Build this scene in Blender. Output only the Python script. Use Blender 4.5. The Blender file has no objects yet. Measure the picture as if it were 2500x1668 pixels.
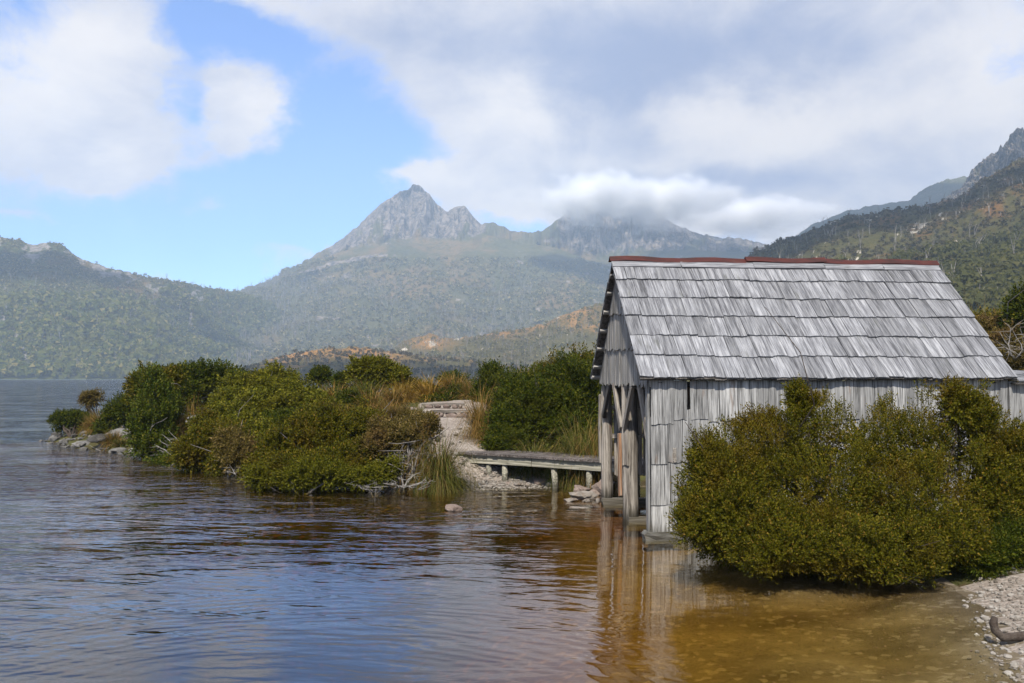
import bpy, math, random
import numpy as np
from mathutils import Vector, Matrix

# ------------------------------------------------------------------ camera
scene = bpy.context.scene
COL = scene.collection
F, CX, CY = 2100.0, 1250.0, 834.0          # focal length and centre of the 2500 x 1668 photograph, pixels
PITCH = math.atan(88 / 2100)
CH = 2.236                                 # eye height above the water (z = 0)
cam = bpy.data.cameras.new('camera')
cam.lens = 2100 / 2500 * 36
cam.sensor_width = 36
cam.clip_start, cam.clip_end = 0.1, 20000
cam_o = bpy.data.objects.new('camera', cam)
cam_o.location = (0, 0, CH)
cam_o.rotation_euler = (math.pi / 2 + PITCH, 0, 0)
COL.objects.link(cam_o)
scene.camera = cam_o

# ------------------------------------------------------------------ light
SUN_AZ, SUN_EL = math.radians(192), math.radians(49)   # azimuth clockwise from +Y: behind the camera, slightly to the left
SUN_DIR = Vector((math.sin(SUN_AZ) * math.cos(SUN_EL), math.cos(SUN_AZ) * math.cos(SUN_EL), math.sin(SUN_EL)))
sun = bpy.data.lights.new('sun', 'SUN')
sun.energy = 5.0
sun.angle = math.radians(2.0)
sun.color = (1.0, 0.93, 0.82)
sun_o = bpy.data.objects.new('sun', sun)
sun_o.rotation_euler = (-SUN_DIR).to_track_quat('-Z', 'Y').to_euler()
sun_o.location = (30, -30, 60)
COL.objects.link(sun_o)
scene.view_settings.view_transform = 'Standard'
scene.view_settings.look = 'None'
scene.view_settings.exposure = 0.4
scene.view_settings.gamma = 1.0
scene.view_settings.use_curve_mapping = False
scene.cycles.use_denoising = True
scene.cycles.max_bounces = 14
scene.cycles.diffuse_bounces = 3
scene.cycles.glossy_bounces = 3
scene.cycles.volume_bounces = 10
scene.cycles.transparent_max_bounces = 12
scene.cycles.caustics_reflective = False
scene.cycles.caustics_refractive = False


def ray(u, v):
    xc, yc = (u - CX) / F, (CY - v) / F
    return xc, math.cos(PITCH) - yc * math.sin(PITCH), math.sin(PITCH) + yc * math.cos(PITCH)


def at(u, v, d):
    r = ray(u, v)
    k = d / r[1]
    return Vector((r[0] * k, d, CH + r[2] * k))


def onz(u, v, z=0.0):
    r = ray(u, v)
    k = (z - CH) / r[2]
    return (r[0] * k, r[1] * k)


# ------------------------------------------------------------------ node helper
class G:
    def __init__(s, nt):
        s.nt = nt

    def n(s, t, ins=None, **at_):
        nd = s.nt.nodes.new(t)
        for k, v in at_.items():
            setattr(nd, k, v)
        for k, v in (ins or {}).items():
            sk = nd.inputs[k]
            if isinstance(v, bpy.types.NodeSocket):
                s.nt.links.new(v, sk)
            else:
                sk.default_value = v
        return nd

    def m(s, op, a, b=0.0, c=0.0, clamp=False):
        nd = s.n('ShaderNodeMath', operation=op, use_clamp=clamp)
        for i, v in enumerate((a, b, c)):
            if isinstance(v, bpy.types.NodeSocket):
                s.nt.links.new(v, nd.inputs[i])
            else:
                nd.inputs[i].default_value = v
        return nd.outputs[0]

    def noise(s, vec, scale=1.0, detail=4.0, rough=0.55, dist=0.0, col=False):
        nd = s.n('ShaderNodeTexNoise', {'Scale': scale, 'Detail': detail, 'Roughness': rough, 'Distortion': dist})
        if vec is not None:
            s.nt.links.new(vec, nd.inputs['Vector'])
        return nd.outputs['Color' if col else 'Fac']

    def ramp(s, fac, stops, interp='LINEAR'):
        nd = s.n('ShaderNodeValToRGB')
        nd.color_ramp.interpolation = interp
        el = nd.color_ramp.elements
        while len(el) < len(stops):
            el.new(0.5)
        for e, (p, c) in zip(el, stops):
            e.position = p
            e.color = (c if len(c) == 4 else (*c, 1)) if not isinstance(c, (int, float)) else (c, c, c, 1)
        s.nt.links.new(fac, nd.inputs[0])
        return nd.outputs[0]

    def mix(s, fac, a, b, mode='MIX'):
        nd = s.n('ShaderNodeMix', data_type='RGBA', blend_type=mode)
        for i, v in ((0, fac), (6, a), (7, b)):
            if isinstance(v, bpy.types.NodeSocket):
                s.nt.links.new(v, nd.inputs[i])
            elif i == 0:
                nd.inputs[0].default_value = v
            else:
                nd.inputs[i].default_value = (*v, 1) if len(v) == 3 else v
        return nd.outputs[2]

    def scale(s, vec, xyz, loc=None):
        nd = s.n('ShaderNodeMapping', {'Vector': vec, 'Scale': xyz})
        if loc is not None:
            if isinstance(loc, bpy.types.NodeSocket):
                s.nt.links.new(loc, nd.inputs['Location'])
            else:
                nd.inputs['Location'].default_value = loc
        return nd.outputs[0]

    def sstep(s, x, a, b):
        nd = s.n('ShaderNodeMapRange', {'From Min': a, 'From Max': b}, interpolation_type='SMOOTHSTEP')
        if isinstance(x, bpy.types.NodeSocket):
            s.nt.links.new(x, nd.inputs['Value'])
        return nd.outputs['Result']


def material(name):
    m = bpy.data.materials.new(name)
    m.use_nodes = True
    m.node_tree.nodes.clear()
    g = G(m.node_tree)
    g.out = g.n('ShaderNodeOutputMaterial')
    return m, g


def pbr(g, color, rough=0.85, bump=None, bstr=0.4, bdist=0.02, spec=0.25):
    p = g.n('ShaderNodeBsdfPrincipled', {'Roughness': rough})
    p.inputs['Specular IOR Level'].default_value = spec
    if isinstance(color, bpy.types.NodeSocket):
        g.nt.links.new(color, p.inputs['Base Color'])
    else:
        p.inputs['Base Color'].default_value = (*color, 1)
    if bump is not None:
        b = g.n('ShaderNodeBump', {'Strength': bstr, 'Distance': bdist, 'Height': bump})
        g.nt.links.new(b.outputs[0], p.inputs['Normal'])
    g.nt.links.new(p.outputs[0], g.out.inputs['Surface'])
    return p


# ------------------------------------------------------------------ sky
world = bpy.data.worlds.new('World')
scene.world = world
world.use_nodes = True
world.node_tree.nodes.clear()
g = G(world.node_tree)
wo = g.n('ShaderNodeOutputWorld')
tc = g.n('ShaderNodeTexCoord').outputs['Generated']
sky = g.n('ShaderNodeTexSky', sky_type='NISHITA', sun_disc=False, sun_elevation=SUN_EL, sun_rotation=SUN_AZ,
          altitude=950.0, air_density=1.0, dust_density=0.6, ozone_density=1.6)
xyz = g.n('ShaderNodeSeparateXYZ', {0: tc}).outputs
# the clouds live in (azimuth, tangent of elevation), softened by a turbulence of the direction
warp = g.noise(g.scale(tc, (7, 7, 10)), 1.0, 7, 0.6, 0.0, True)
wv = g.n('ShaderNodeVectorMath', {0: warp, 1: (0.5, 0.5, 0.5)}, operation='SUBTRACT').outputs[0]
wv = g.n('ShaderNodeVectorMath', {0: wv, 'Scale': 0.16}, operation='SCALE').outputs[0]
w3 = g.n('ShaderNodeSeparateXYZ', {0: wv}).outputs
az = g.m('ADD', g.m('ARCTAN2', xyz[0], xyz[1]), w3[0])
hyp = g.m('SQRT', g.m('ADD', g.m('MULTIPLY', xyz[0], xyz[0]), g.m('MULTIPLY', xyz[1], xyz[1])))
tn0 = g.m('DIVIDE', xyz[2], g.m('MAXIMUM', hyp, 0.05))
tn = g.m('ADD', tn0, g.m('MULTIPLY', w3[1], 0.7))


def sky_blobs(blobs):
    tot = None
    for (u, v, ru, rv, w) in blobs:
        r = ray(u, v)
        a0 = math.atan2(r[0], r[1])
        t0 = r[2] / math.hypot(r[0], r[1])
        dx = g.m('MULTIPLY', g.m('SUBTRACT', az, a0), F / ru)
        dy = g.m('MULTIPLY', g.m('SUBTRACT', tn, t0), F / rv)
        e = g.m('ADD', g.m('MULTIPLY', dx, dx), g.m('MULTIPLY', dy, dy))
        e = g.m('MULTIPLY', g.m('POWER', 2.718, g.m('MULTIPLY', e, -0.9)), w)
        tot = e if tot is None else g.m('ADD', tot, e)
    return tot


COVER = [(120, 110, 250, 170, 0.85), (60, 310, 230, 110, 0.7), (300, 150, 115, 110, 0.6), (270, 400, 110, 45, 0.6), (190, 330, 180, 90, 0.4),
         (400, 350, 90, 45, 0.45), (605, 250, 80, 75, 1.0), (550, 320, 60, 35, 0.45), (475, 190, 60, 120, -0.3), (570, 90, 90, 70, -0.25),
         (640, 0, 150, 50, 0.6), (980, 20, 230, 100, 0.75), (1130, 190, 200, 140, 0.75), (1500, 130, 380, 240, 0.9), (1010, 250, 110, 70, 0.35),
         (2050, 170, 560, 300, 1.1), (1480, 400, 300, 120, 0.95), (2000, 480, 420, 130, 1.1), (1290, 470, 130, 90, 0.6), (1330, 300, 180, 90, 0.5),
         (1010, 440, 110, 36, 0.85), (1150, 455, 130, 45, 0.75), (1200, 510, 130, 45, 0.7), (680, 640, 170, 26, 0.5), (430, 690, 120, 34, 0.5), (60, 525, 110, 12, 0.3), (500, 508, 45, 20, 0.35), (740, 610, 140, 14, 0.4)]
GREY = [(1800, 120, 480, 110, 0.9), (1500, 240, 120, 150, 0.8), (960, 280, 130, 110, 0.35), (210, 320, 130, 70, 0.45), (1560, 80, 300, 120, 0.3),
        (1700, 445, 330, 45, 0.8), (1480, 480, 130, 60, 0.4), (2250, 345, 240, 40, 0.35), (1050, 90, 200, 90, 0.45), (2200, 470, 300, 60, 0.4), (1480, 330, 200, 50, 0.3), (20, 30, 120, 60, .4)]
LIGHT = [(1720, 270, 260, 50, 0.65), (1900, 310, 200, 40, 0.4), (2430, 230, 130, 160, 0.7), (1310, 280, 100, 80, 0.6), (1670, 520, 130, 30, 0.8), (1850, 545, 160, 30, 0.6),
         (180, 90, 170, 70, 0.55), (650, 240, 50, 50, 0.45), (90, 260, 110, 50, 0.4), (300, 365, 70, 35, 0.6), (1080, 440, 120, 30, .4), (1600, 390, 200, 30, .3)]
fine = g.noise(g.scale(tc, (7, 7, 11)), 1.0, 9, 0.63, 0.3)
broad = g.noise(g.scale(tc, (2.2, 2.2, 3.6)), 1.0, 6, 0.55, 0.2)
# outside the frame the sky carries on with the same broken cloud
front = g.m('MULTIPLY', g.sstep(g.m('ABSOLUTE', az), 0.95, 0.62), g.sstep(tn0, 0.75, 0.42))
wild = g.sstep(broad, 0.36, 0.60)
cov = g.m('ADD', sky_blobs(COVER), g.m('MULTIPLY', g.m('SUBTRACT', fine, 0.5), 2.1))
cov = g.m('ADD', g.m('MULTIPLY', g.sstep(cov, 0.14, 0.88), front), g.m('MULTIPLY', wild, g.m('SUBTRACT', 1.0, front)), clamp=True)
gr = g.m('ADD', g.m('SUBTRACT', sky_blobs(GREY), sky_blobs(LIGHT)), g.m('MULTIPLY', g.m('SUBTRACT', fine, 0.5), 2.4))
gr = g.m('ADD', g.m('MULTIPLY', gr, front), g.m('MULTIPLY', g.m('SUBTRACT', broad, 0.5), g.m('SUBTRACT', 1.6, front)))
grey = g.sstep(gr, -0.75, 1.5)
CLOUD_HI, CLOUD_LO = (8.6, 8.0, 7.3), (2.9, 3.35, 4.7)
cc = g.mix(grey, CLOUD_HI, CLOUD_LO)
skyc = g.mix(1.0, sky.outputs[0], (1.15, 1.45, 1.95), 'MULTIPLY')
allc = g.mix(g.m('MULTIPLY', cov, 0.93), skyc, cc)
bg = g.n('ShaderNodeBackground', {'Color': allc, 'Strength': 0.10})
g.nt.links.new(bg.outputs[0], wo.inputs['Surface'])
world.cycles.sampling_method = 'MANUAL'
world.cycles.sample_map_resolution = 512


# ------------------------------------------------------------------ numpy noise
def _h(ix, iy, seed):
    n = (ix.astype(np.int64) * 374761393 + iy.astype(np.int64) * 668265263 + seed * 1274126177) & 0x7fffffff
    n = ((n ^ (n >> 13)) * 1274126177) & 0x7fffffff
    n = n ^ (n >> 16)
    return (n & 0xffff) / 65535.0


def vnoise(x, y, seed=0):
    x, y = np.asarray(x, float), np.asarray(y, float)
    ix, iy = np.floor(x), np.floor(y)
    fx, fy = x - ix, y - iy
    fx = fx * fx * fx * (fx * (fx * 6 - 15) + 10)
    fy = fy * fy * fy * (fy * (fy * 6 - 15) + 10)
    a, b = _h(ix, iy, seed), _h(ix + 1, iy, seed)
    c, d = _h(ix, iy + 1, seed), _h(ix + 1, iy + 1, seed)
    return (a * (1 - fx) + b * fx) * (1 - fy) + (c * (1 - fx) + d * fx) * fy


def fbm(x, y, o=5, seed=0, gain=0.5):
    s, a, t = 0.0, 1.0, 0.0
    x, y = np.asarray(x, float), np.asarray(y, float)
    for k in range(o):
        s = s + a * (vnoise(x * 2 ** k + 17.3 * k, y * 2 ** k + 9.1 * k, seed + k) - 0.5)
        t += a
        a *= gain
    return s / t * 2          # about -1 .. 1


def ridged(x, y, o=4, seed=0):
    s, a, t = 0.0, 1.0, 0.0
    for k in range(o):
        s = s + a * (1 - np.abs(vnoise(x * 2 ** k + 31.7 * k, y * 2 ** k, seed + k) * 2 - 1))
        t += a
        a *= 0.5
    return s / t


def sm(x, a, b):
    t = np.clip((np.asarray(x, float) - a) / (b - a), 0, 1)
    return t * t * (3 - 2 * t)


# ------------------------------------------------------------------ mesh helpers
def raw_mesh(name, verts, faces, mat=None, smooth=False):
    """verts (N,3) and faces (M,k) arrays of one k"""
    me = bpy.data.meshes.new(name)
    verts = np.asarray(verts, np.float32)
    faces = np.asarray(faces, np.int32)
    m, k = faces.shape
    me.vertices.add(len(verts))
    me.vertices.foreach_set('co', verts.ravel())
    me.loops.add(m * k)
    me.loops.foreach_set('vertex_index', faces.ravel())
    me.polygons.add(m)
    me.polygons.foreach_set('loop_start', np.arange(0, m * k, k, dtype=np.int32))
    me.polygons.foreach_set('use_smooth', np.full(m, smooth, dtype=bool))
    me.update(calc_edges=True)
    if mat:
        me.materials.append(mat)
    return me


class MB:
    """collects polygons of any size into one mesh"""
    def __init__(s):
        s.v, s.f = [], []

    def add(s, vs, fs):
        b = len(s.v)
        s.v += [tuple(p) for p in vs]
        s.f += [tuple(i + b for i in f) for f in fs]

    def box(s, x0, y0, z0, x1, y1, z1):
        s.add([(x0, y0, z0), (x1, y0, z0), (x1, y1, z0), (x0, y1, z0), (x0, y0, z1), (x1, y0, z1), (x1, y1, z1), (x0, y1, z1)],
              [(0, 3, 2, 1), (4, 5, 6, 7), (0, 1, 5, 4), (1, 2, 6, 5), (2, 3, 7, 6), (3, 0, 4, 7)])

    def tube(s, pts, rad, n=6, cap=True):
        pts = [Vector(p) for p in pts]
        if isinstance(rad, (int, float)):
            rad = [rad] * len(pts)
        vs, fs = [], []
        for i, p in enumerate(pts):
            t = (pts[min(i + 1, len(pts) - 1)] - pts[max(i - 1, 0)]).normalized()
            a = t.cross(Vector((0.31, 0.95, 0.07)))
            if a.length < 1e-3:
                a = t.cross(Vector((1, 0, 0)))
            a.normalize()
            b = t.cross(a)
            for k in range(n):
                w = 2 * math.pi * k / n
                vs.append(p + (a * math.cos(w) + b * math.sin(w)) * rad[i])
        for i in range(len(pts) - 1):
            for k in range(n):
                k2 = (k + 1) % n
                fs.append((i * n + k, i * n + k2, (i + 1) * n + k2, (i + 1) * n + k))
        if cap:
            fs.append(tuple(range(n))[::-1])
            fs.append(tuple((len(pts) - 1) * n + k for k in range(n)))
        s.add(vs, fs)

    def mesh(s, name, mat, smooth=False):
        me = bpy.data.meshes.new(name)
        me.from_pydata(s.v, [], s.f)
        if smooth:
            me.polygons.foreach_set('use_smooth', np.ones(len(me.polygons), bool))
        me.materials.append(mat)
        return me


def link(name, me, parent=None, **props):
    o = bpy.data.objects.new(name, me)
    COL.objects.link(o)
    if parent is not None:
        o.parent = parent
    for k, v in props.items():
        o[k] = v
    return o


def thing(name, label, cat, loc=(0, 0, 0), rz=0.0, group=None):
    o = bpy.data.objects.new(name, None)
    o.empty_display_size = 0.2
    COL.objects.link(o)
    o.location = loc
    o.rotation_euler = (0, 0, rz)
    o['label'], o['category'] = label, cat
    if group:
        o['group'] = group
    return o


# ------------------------------------------------------------------ materials
def wood(name, cols, grain=(34, 2.2, 34), dark=0.55, white=0.4, stain=None, bump=0.5):
    """weathered timber; grain runs along local Y"""
    m, g = material(name)
    oc = g.n('ShaderNodeTexCoord').outputs['Object']
    rnd = g.n('ShaderNodeObjectInfo').outputs['Random']
    off = g.n('ShaderNodeCombineXYZ', {0: g.m('MULTIPLY', rnd, 37.0), 1: g.m('MULTIPLY', rnd, 91.0), 2: 0.0}).outputs[0]
    v = g.n('ShaderNodeVectorMath', {0: oc, 1: off}, operation='ADD').outputs[0]
    g1 = g.noise(g.scale(v, grain), 1.0, 5, 0.65, 0.3)
    g2 = g.noise(g.scale(v, (grain[0] * 3.2, grain[1] * 1.6, grain[2] * 3.2)), 1.0, 4, 0.6)
    blot = g.noise(g.scale(v, (5, 2.5, 5)), 1.0, 4, 0.6)
    base = g.ramp(g1, [(0.36, cols[0]), (0.46, cols[1]), (0.54, cols[2]), (0.64, cols[3])])
    base = g.mix(g.m('MULTIPLY', g.sstep(g2, 0.55, 0.66), white), base, tuple(min(0.8, c * 1.35) for c in cols[3]))
    base = g.mix(g.m('MULTIPLY', g.sstep(g2, 0.45, 0.34), dark), base, tuple(c * 0.35 for c in cols[0]))
    tone = g.m('ADD', 0.72, g.m('MULTIPLY', rnd, 0.46))
    tone = g.m('MULTIPLY', tone, g.m('ADD', 0.76, g.m('MULTIPLY', blot, 0.48)))
    base = g.mix(1.0, base, g.n('ShaderNodeCombineColor', {0: tone, 1: tone, 2: tone}).outputs[0], 'MULTIPLY')
    if stain:
        st = g.noise(g.scale(v, (7, 1.4, 7), (3.1, 7.7, 1.0)), 1.0, 3, 0.6)
        base = g.mix(g.m('MULTIPLY', g.sstep(st, 0.60, 0.75), 0.7), base, stain)
    # wet, algae-darkened band where the timber stands in the lake
    wz = g.n('ShaderNodeSeparateXYZ', {0: g.n('ShaderNodeNewGeometry').outputs['Position']}).outputs[2]
    wet = g.sstep(g.m('ADD', wz, g.m('MULTIPLY', g.m('SUBTRACT', g1, 0.5), 0.5)), 0.30, 0.06)
    base = g.mix(g.m('MULTIPLY', wet, 0.72), base, (0.05, 0.045, 0.03))
    pbr(g, base, 0.82, g.m('ADD', g1, g.m('MULTIPLY', g2, 0.6)), bump, 0.012, 0.2)
    return m


W_ROOF = wood('weathered_shingle', [(0.0791, 0.0809, 0.0884), (0.1442, 0.1479, 0.1598), (0.1860, 0.1916, 0.2049), (0.2651, 0.2697, 0.2820)], (24, 1.5, 24), 0.5, 0.55, (0.085, 0.088, 0.082))
W_WALL = wood('weathered_board', [(0.12, 0.12, 0.118), (0.215, 0.215, 0.21), (0.28, 0.28, 0.274), (0.37, 0.37, 0.362)], (22, 1.2, 22), 0.8, 0.7, (0.16, 0.10, 0.065))
W_GABLE = wood('dry_paling', [(0.0990, 0.0936, 0.0846), (0.1980, 0.1890, 0.1728), (0.2790, 0.2673, 0.2475), (0.3780, 0.3600, 0.3375)], (40, 1.3, 40), 0.8, 0.4)
W_POST = wood('old_post', [(0.0936, 0.0795, 0.0658), (0.1872, 0.1647, 0.1400), (0.2664, 0.2400, 0.2065), (0.3456, 0.3160, 0.2765)], (26, 1.2, 26), 0.8, 0.4, (0.1440, 0.0745, 0.0385))
W_ORANGE = wood('orange_plank', [(0.1240, 0.0680, 0.0375), (0.2852, 0.1496, 0.0750), (0.2604, 0.1836, 0.1275), (0.2852, 0.2584, 0.2325)], (26, 1.0, 26), 0.7, 0.3, (0.3410, 0.1360, 0.0450))
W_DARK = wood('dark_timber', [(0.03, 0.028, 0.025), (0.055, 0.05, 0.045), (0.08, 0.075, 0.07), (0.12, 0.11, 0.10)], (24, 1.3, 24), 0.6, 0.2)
W_DECK = wood('deck_plank', [(0.0434, 0.0348, 0.0314), (0.0868, 0.0725, 0.0661), (0.1302, 0.1131, 0.1036), (0.1860, 0.1653, 0.1512)], (30, 2.0, 30), 0.6, 0.3)
W_BEAM = wood('deck_beam', [(0.0945, 0.0896, 0.0685), (0.2079, 0.1971, 0.1532), (0.3024, 0.2867, 0.2258), (0.3969, 0.3763, 0.3064)], (30, 1.0, 30), 0.5, 0.3, (0.0331, 0.0269, 0.0242))

RUST, g = material('rusted_red_iron')
p = g.n('ShaderNodeNewGeometry').outputs['Position']
n1 = g.noise(g.scale(p, (3, 9, 9)), 1.0, 6, 0.65)
c = g.ramp(n1, [(0.30, (0.03, 0.010, 0.009)), (0.42, (0.038, 0.012, 0.010)), (0.55, (0.060, 0.0125, 0.010)), (0.68, (0.058, 0.026, 0.017))])
pbr(g, c, 0.6, n1, 0.3, 0.01, 0.3)


def rock_mat(name, cols, scale=3.0, lichen=None):
    m, g = material(name)
    oc = g.n('ShaderNodeNewGeometry').outputs['Position']
    n1 = g.noise(g.scale(oc, (scale,) * 3), 1.0, 8, 0.65)
    n2 = g.noise(g.scale(oc, (scale * 7,) * 3), 1.0, 4, 0.6)
    rnd = g.n('ShaderNodeNewGeometry').outputs['Random Per Island']
    c = g.ramp(g.m('ADD', n1, g.m('MULTIPLY', g.m('SUBTRACT', rnd, 0.5), 0.22)),
               [(0.30, cols[0]), (0.48, cols[1]), (0.62, cols[2]), (0.78, cols[3])])
    c = g.mix(g.m('MULTIPLY', g.sstep(n2, 0.56, 0.7), 0.4), c, cols[0])
    if lichen:
        c = g.mix(g.m('MULTIPLY', g.sstep(g.noise(g.scale(oc, (scale * 1.7,) * 3, (5, 2, 9)), 1.0, 5, 0.6), 0.52, 0.64), 0.7), c, lichen)
    pbr(g, c, 0.85, g.m('ADD', n1, g.m('MULTIPLY', n2, 0.4)), 0.6, 0.05, 0.25)
    return m


R_PALE = rock_mat('pale_quartzite', [(0.0762, 0.0618, 0.0478), (0.1469, 0.1263, 0.1062), (0.2067, 0.1854, 0.1620), (0.2720, 0.2473, 0.2231)], 6.0, (0.1632, 0.1182, 0.0797))
R_WHITE = rock_mat('white_quartz_pebble', [(0.0935, 0.0782, 0.0605), (0.1913, 0.1700, 0.1445), (0.2805, 0.2592, 0.2285), (0.3910, 0.3697, 0.3360)], 9.0)
R_PINK = rock_mat('pinkish_boulder', [(0.0761, 0.0562, 0.0466), (0.1346, 0.1013, 0.0848), (0.1872, 0.1462, 0.1232), (0.2457, 0.2025, 0.1752)], 4.0)
R_DARK = rock_mat('wet_dark_rock', [(0.02, 0.02, 0.018), (0.035, 0.033, 0.03), (0.06, 0.056, 0.05), (0.11, 0.10, 0.09)], 4.0)
R_GREY = rock_mat('grey_quartzite', [(0.0434, 0.0409, 0.0372), (0.0992, 0.0961, 0.0899), (0.1550, 0.1507, 0.1426), (0.2356, 0.2294, 0.2201)], 4.5, (0.0806, 0.0682, 0.0496))

GRAVEL, g = material('pale_gravel')
p = g.n('ShaderNodeNewGeometry').outputs['Position']
vo = g.n('ShaderNodeTexVoronoi', {'Scale': 22.0, 'Vector': p})
n1 = g.noise(g.scale(p, (1.3,) * 3), 1.0, 6, 0.6)
n2 = g.noise(g.scale(p, (60,) * 3), 1.0, 3, 0.6)
c = g.ramp(n1, [(0.3, (0.165, 0.132, 0.104)), (0.5, (0.245, 0.206, 0.172)), (0.7, (0.325, 0.283, 0.243))])
c = g.mix(0.35, c, g.ramp(g.n('ShaderNodeSeparateColor', {0: vo.outputs['Color']}).outputs[0], [(0.1, (0.10, 0.085, 0.07)), (0.6, (0.27, 0.238, 0.205)), (0.95, (0.44, 0.40, 0.36))]))
c = g.mix(g.m('MULTIPLY', g.sstep(n2, 0.5, 0.7), 0.3), c, (0.14, 0.12, 0.10))
pbr(g, c, 0.9, g.m('SUBTRACT', n2, vo.outputs['Distance']), 0.7, 0.02, 0.2)

SOIL, g = material('peat_and_moss')
p = g.n('ShaderNodeNewGeometry').outputs['Position']
n1 = g.noise(g.scale(p, (1.1,) * 3), 1.0, 7, 0.65)
n2 = g.noise(g.scale(p, (9,) * 3), 1.0, 6, 0.65)
c = g.ramp(n1, [(0.32, (0.028, 0.020, 0.014)), (0.46, (0.055, 0.045, 0.02)), (0.56, (0.06, 0.065, 0.02)), (0.7, (0.13, 0.085, 0.03))])
c = g.mix(g.m('MULTIPLY', g.sstep(n2, 0.55, 0.7), 0.5), c, (0.10, 0.07, 0.035))
pbr(g, c, 0.95, n2, 0.8, 0.06, 0.1)

BED, g = material('lake_bed_sediment')
p = g.n('ShaderNodeNewGeometry').outputs['Position']
n1 = g.noise(g.scale(p, (0.8, 1.1, 1)), 1.0, 6, 0.6, 0.3)
n2 = g.noise(g.scale(p, (14,) * 3), 1.0, 5, 0.7)
vo = g.n('ShaderNodeTexVoronoi', {'Scale': 17.0, 'Vector': p})
vcol = g.n('ShaderNodeSeparateColor', {0: vo.outputs['Color']}).outputs[0]
c = g.ramp(n1, [(0.30, (0.058, 0.046, 0.030)), (0.47, (0.118, 0.096, 0.066)), (0.60, (0.17, 0.141, 0.10)), (0.74, (0.235, 0.198, 0.148))])
# pale quartz sand in the cove by the beach, dark peaty silt out in the lake
sxyz = g.n('ShaderNodeSeparateXYZ', {0: p}).outputs
silt = g.m('ADD', g.m('SUBTRACT', g.m('MULTIPLY', sxyz[1], 0.16), sxyz[0]), g.m('MULTIPLY', g.m('SUBTRACT', n1, 0.5), 3.5))
c = g.mix(g.m('MULTIPLY', g.sstep(silt, 0.0, 2.8), 0.97), c, g.mix(n2, (0.009, 0.008, 0.006), (0.024, 0.020, 0.014)))
c = g.mix(g.m('MULTIPLY', g.sstep(n2, 0.5, 0.72), 0.6), c, (0.05, 0.036, 0.02))
c = g.mix(g.m('MULTIPLY', g.sstep(vcol, 0.82, 0.95), 0.3), c, (0.36, 0.32, 0.26))
pbr(g, c, 0.95, n2, 0.5, 0.02, 0.05)

# water: fresnel between a mirror and clear tannin-stained depth (absorption in the volume)
WATER, g = material('tannin_lake_water')
p = g.n('ShaderNodeNewGeometry').outputs['Position']
sx = g.n('ShaderNodeSeparateXYZ', {0: p}).outputs
swell = g.noise(g.scale(p, (0.9, 2.4, 1), (0.3, 0.1, 0)), 1.0, 3, 0.5, 0.4)
chop = g.noise(g.scale(g.n('ShaderNodeVectorRotate', {'Vector': p, 'Angle': 0.25}, rotation_type='Z_AXIS').outputs[0], (1.7, 6.3, 1)), 1.0, 2, 0.5, 0.3)
fine = g.noise(g.scale(p, (9, 24, 1)), 1.0, 2, 0.5)
dx, dy = g.m('SUBTRACT', sx[0], -1.6), g.m('SUBTRACT', sx[1], 5.0)
rr = g.m('SQRT', g.m('ADD', g.m('MULTIPLY', dx, dx), g.m('MULTIPLY', dy, dy)))
rw = g.m('ADD', rr, g.m('MULTIPLY', swell, 0.34))
ring = g.m('SINE', g.m('MULTIPLY', rw, 2 * math.pi / 0.165))
rmask = g.m('MULTIPLY', g.sstep(rr, 1.2, 3.0), g.sstep(rr, 4.9, 3.4))
# the wind reaches the open water on the left and out of the lee of the point; the cove is nearly still
rough = g.m('MULTIPLY', g.sstep(g.m('SUBTRACT', sx[1], g.m('MULTIPLY', sx[0], 0.9)), 8.5, 19.0), 1.0)
cove = g.sstep(g.m('ADD', sx[0], g.m('MULTIPLY', g.m('SUBTRACT', swell, 0.5), 1.5)), 1.7, 0.6)
patch = g.sstep(g.noise(g.scale(p, (0.22, 0.35, 1)), 1.0, 2, 0.5), 0.36, 0.62)
amp = g.m('ADD', 0.075, g.m('MULTIPLY', g.m('MULTIPLY', g.m('ADD', g.m('MULTIPLY', rough, 0.85), 0.11), g.m('ADD', 0.35, patch)), cove))
h = g.m('MULTIPLY', g.m('ADD', g.m('ADD', g.m('MULTIPLY', swell, 0.075), g.m('MULTIPLY', chop, 0.026)), g.m('MULTIPLY', fine, 0.002)), amp)
far_w = g.m('MULTIPLY', g.sstep(g.m('SUBTRACT', sx[1], g.m('MULTIPLY', sx[0], 0.8)), 14.0, 34.0), 2.8)
h = g.m('MULTIPLY', h, g.m('ADD', 1.15, far_w))
h = g.m('ADD', h, g.m('MULTIPLY', g.m('MULTIPLY', ring, rmask), g.m('MULTIPLY', g.m('ADD', cove, 0.1), 0.0008)))
bump = g.n('ShaderNodeBump', {'Strength': 1.0, 'Distance': 1.0, 'Height': h}).outputs[0]
fr = g.n('ShaderNodeFresnel', {'IOR': 1.8, 'Normal': bump}).outputs[0]
fr = g.m('MULTIPLY', fr, g.m('SUBTRACT', 1.0, g.n('ShaderNodeNewGeometry').outputs['Backfacing']))   # seen from below it only lets light through
gl = g.n('ShaderNodeBsdfGlossy', {'Roughness': 0.03, 'Normal': bump, 'Color': (0.95, 0.95, 0.95, 1)})
tr = g.n('ShaderNodeBsdfTransparent', {'Color': (0.96, 0.95, 0.92, 1)})
mx = g.n('ShaderNodeMixShader', {0: fr, 1: tr.outputs[0], 2: gl.outputs[0]})
g.nt.links.new(mx.outputs[0], g.out.inputs['Surface'])
va = g.n('ShaderNodeVolumeAbsorption', {'Color': (0.885, 0.69, 0.0, 1), 'Density': 2.1})
g.nt.links.new(va.outputs[0], g.out.inputs['Volume'])


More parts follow.
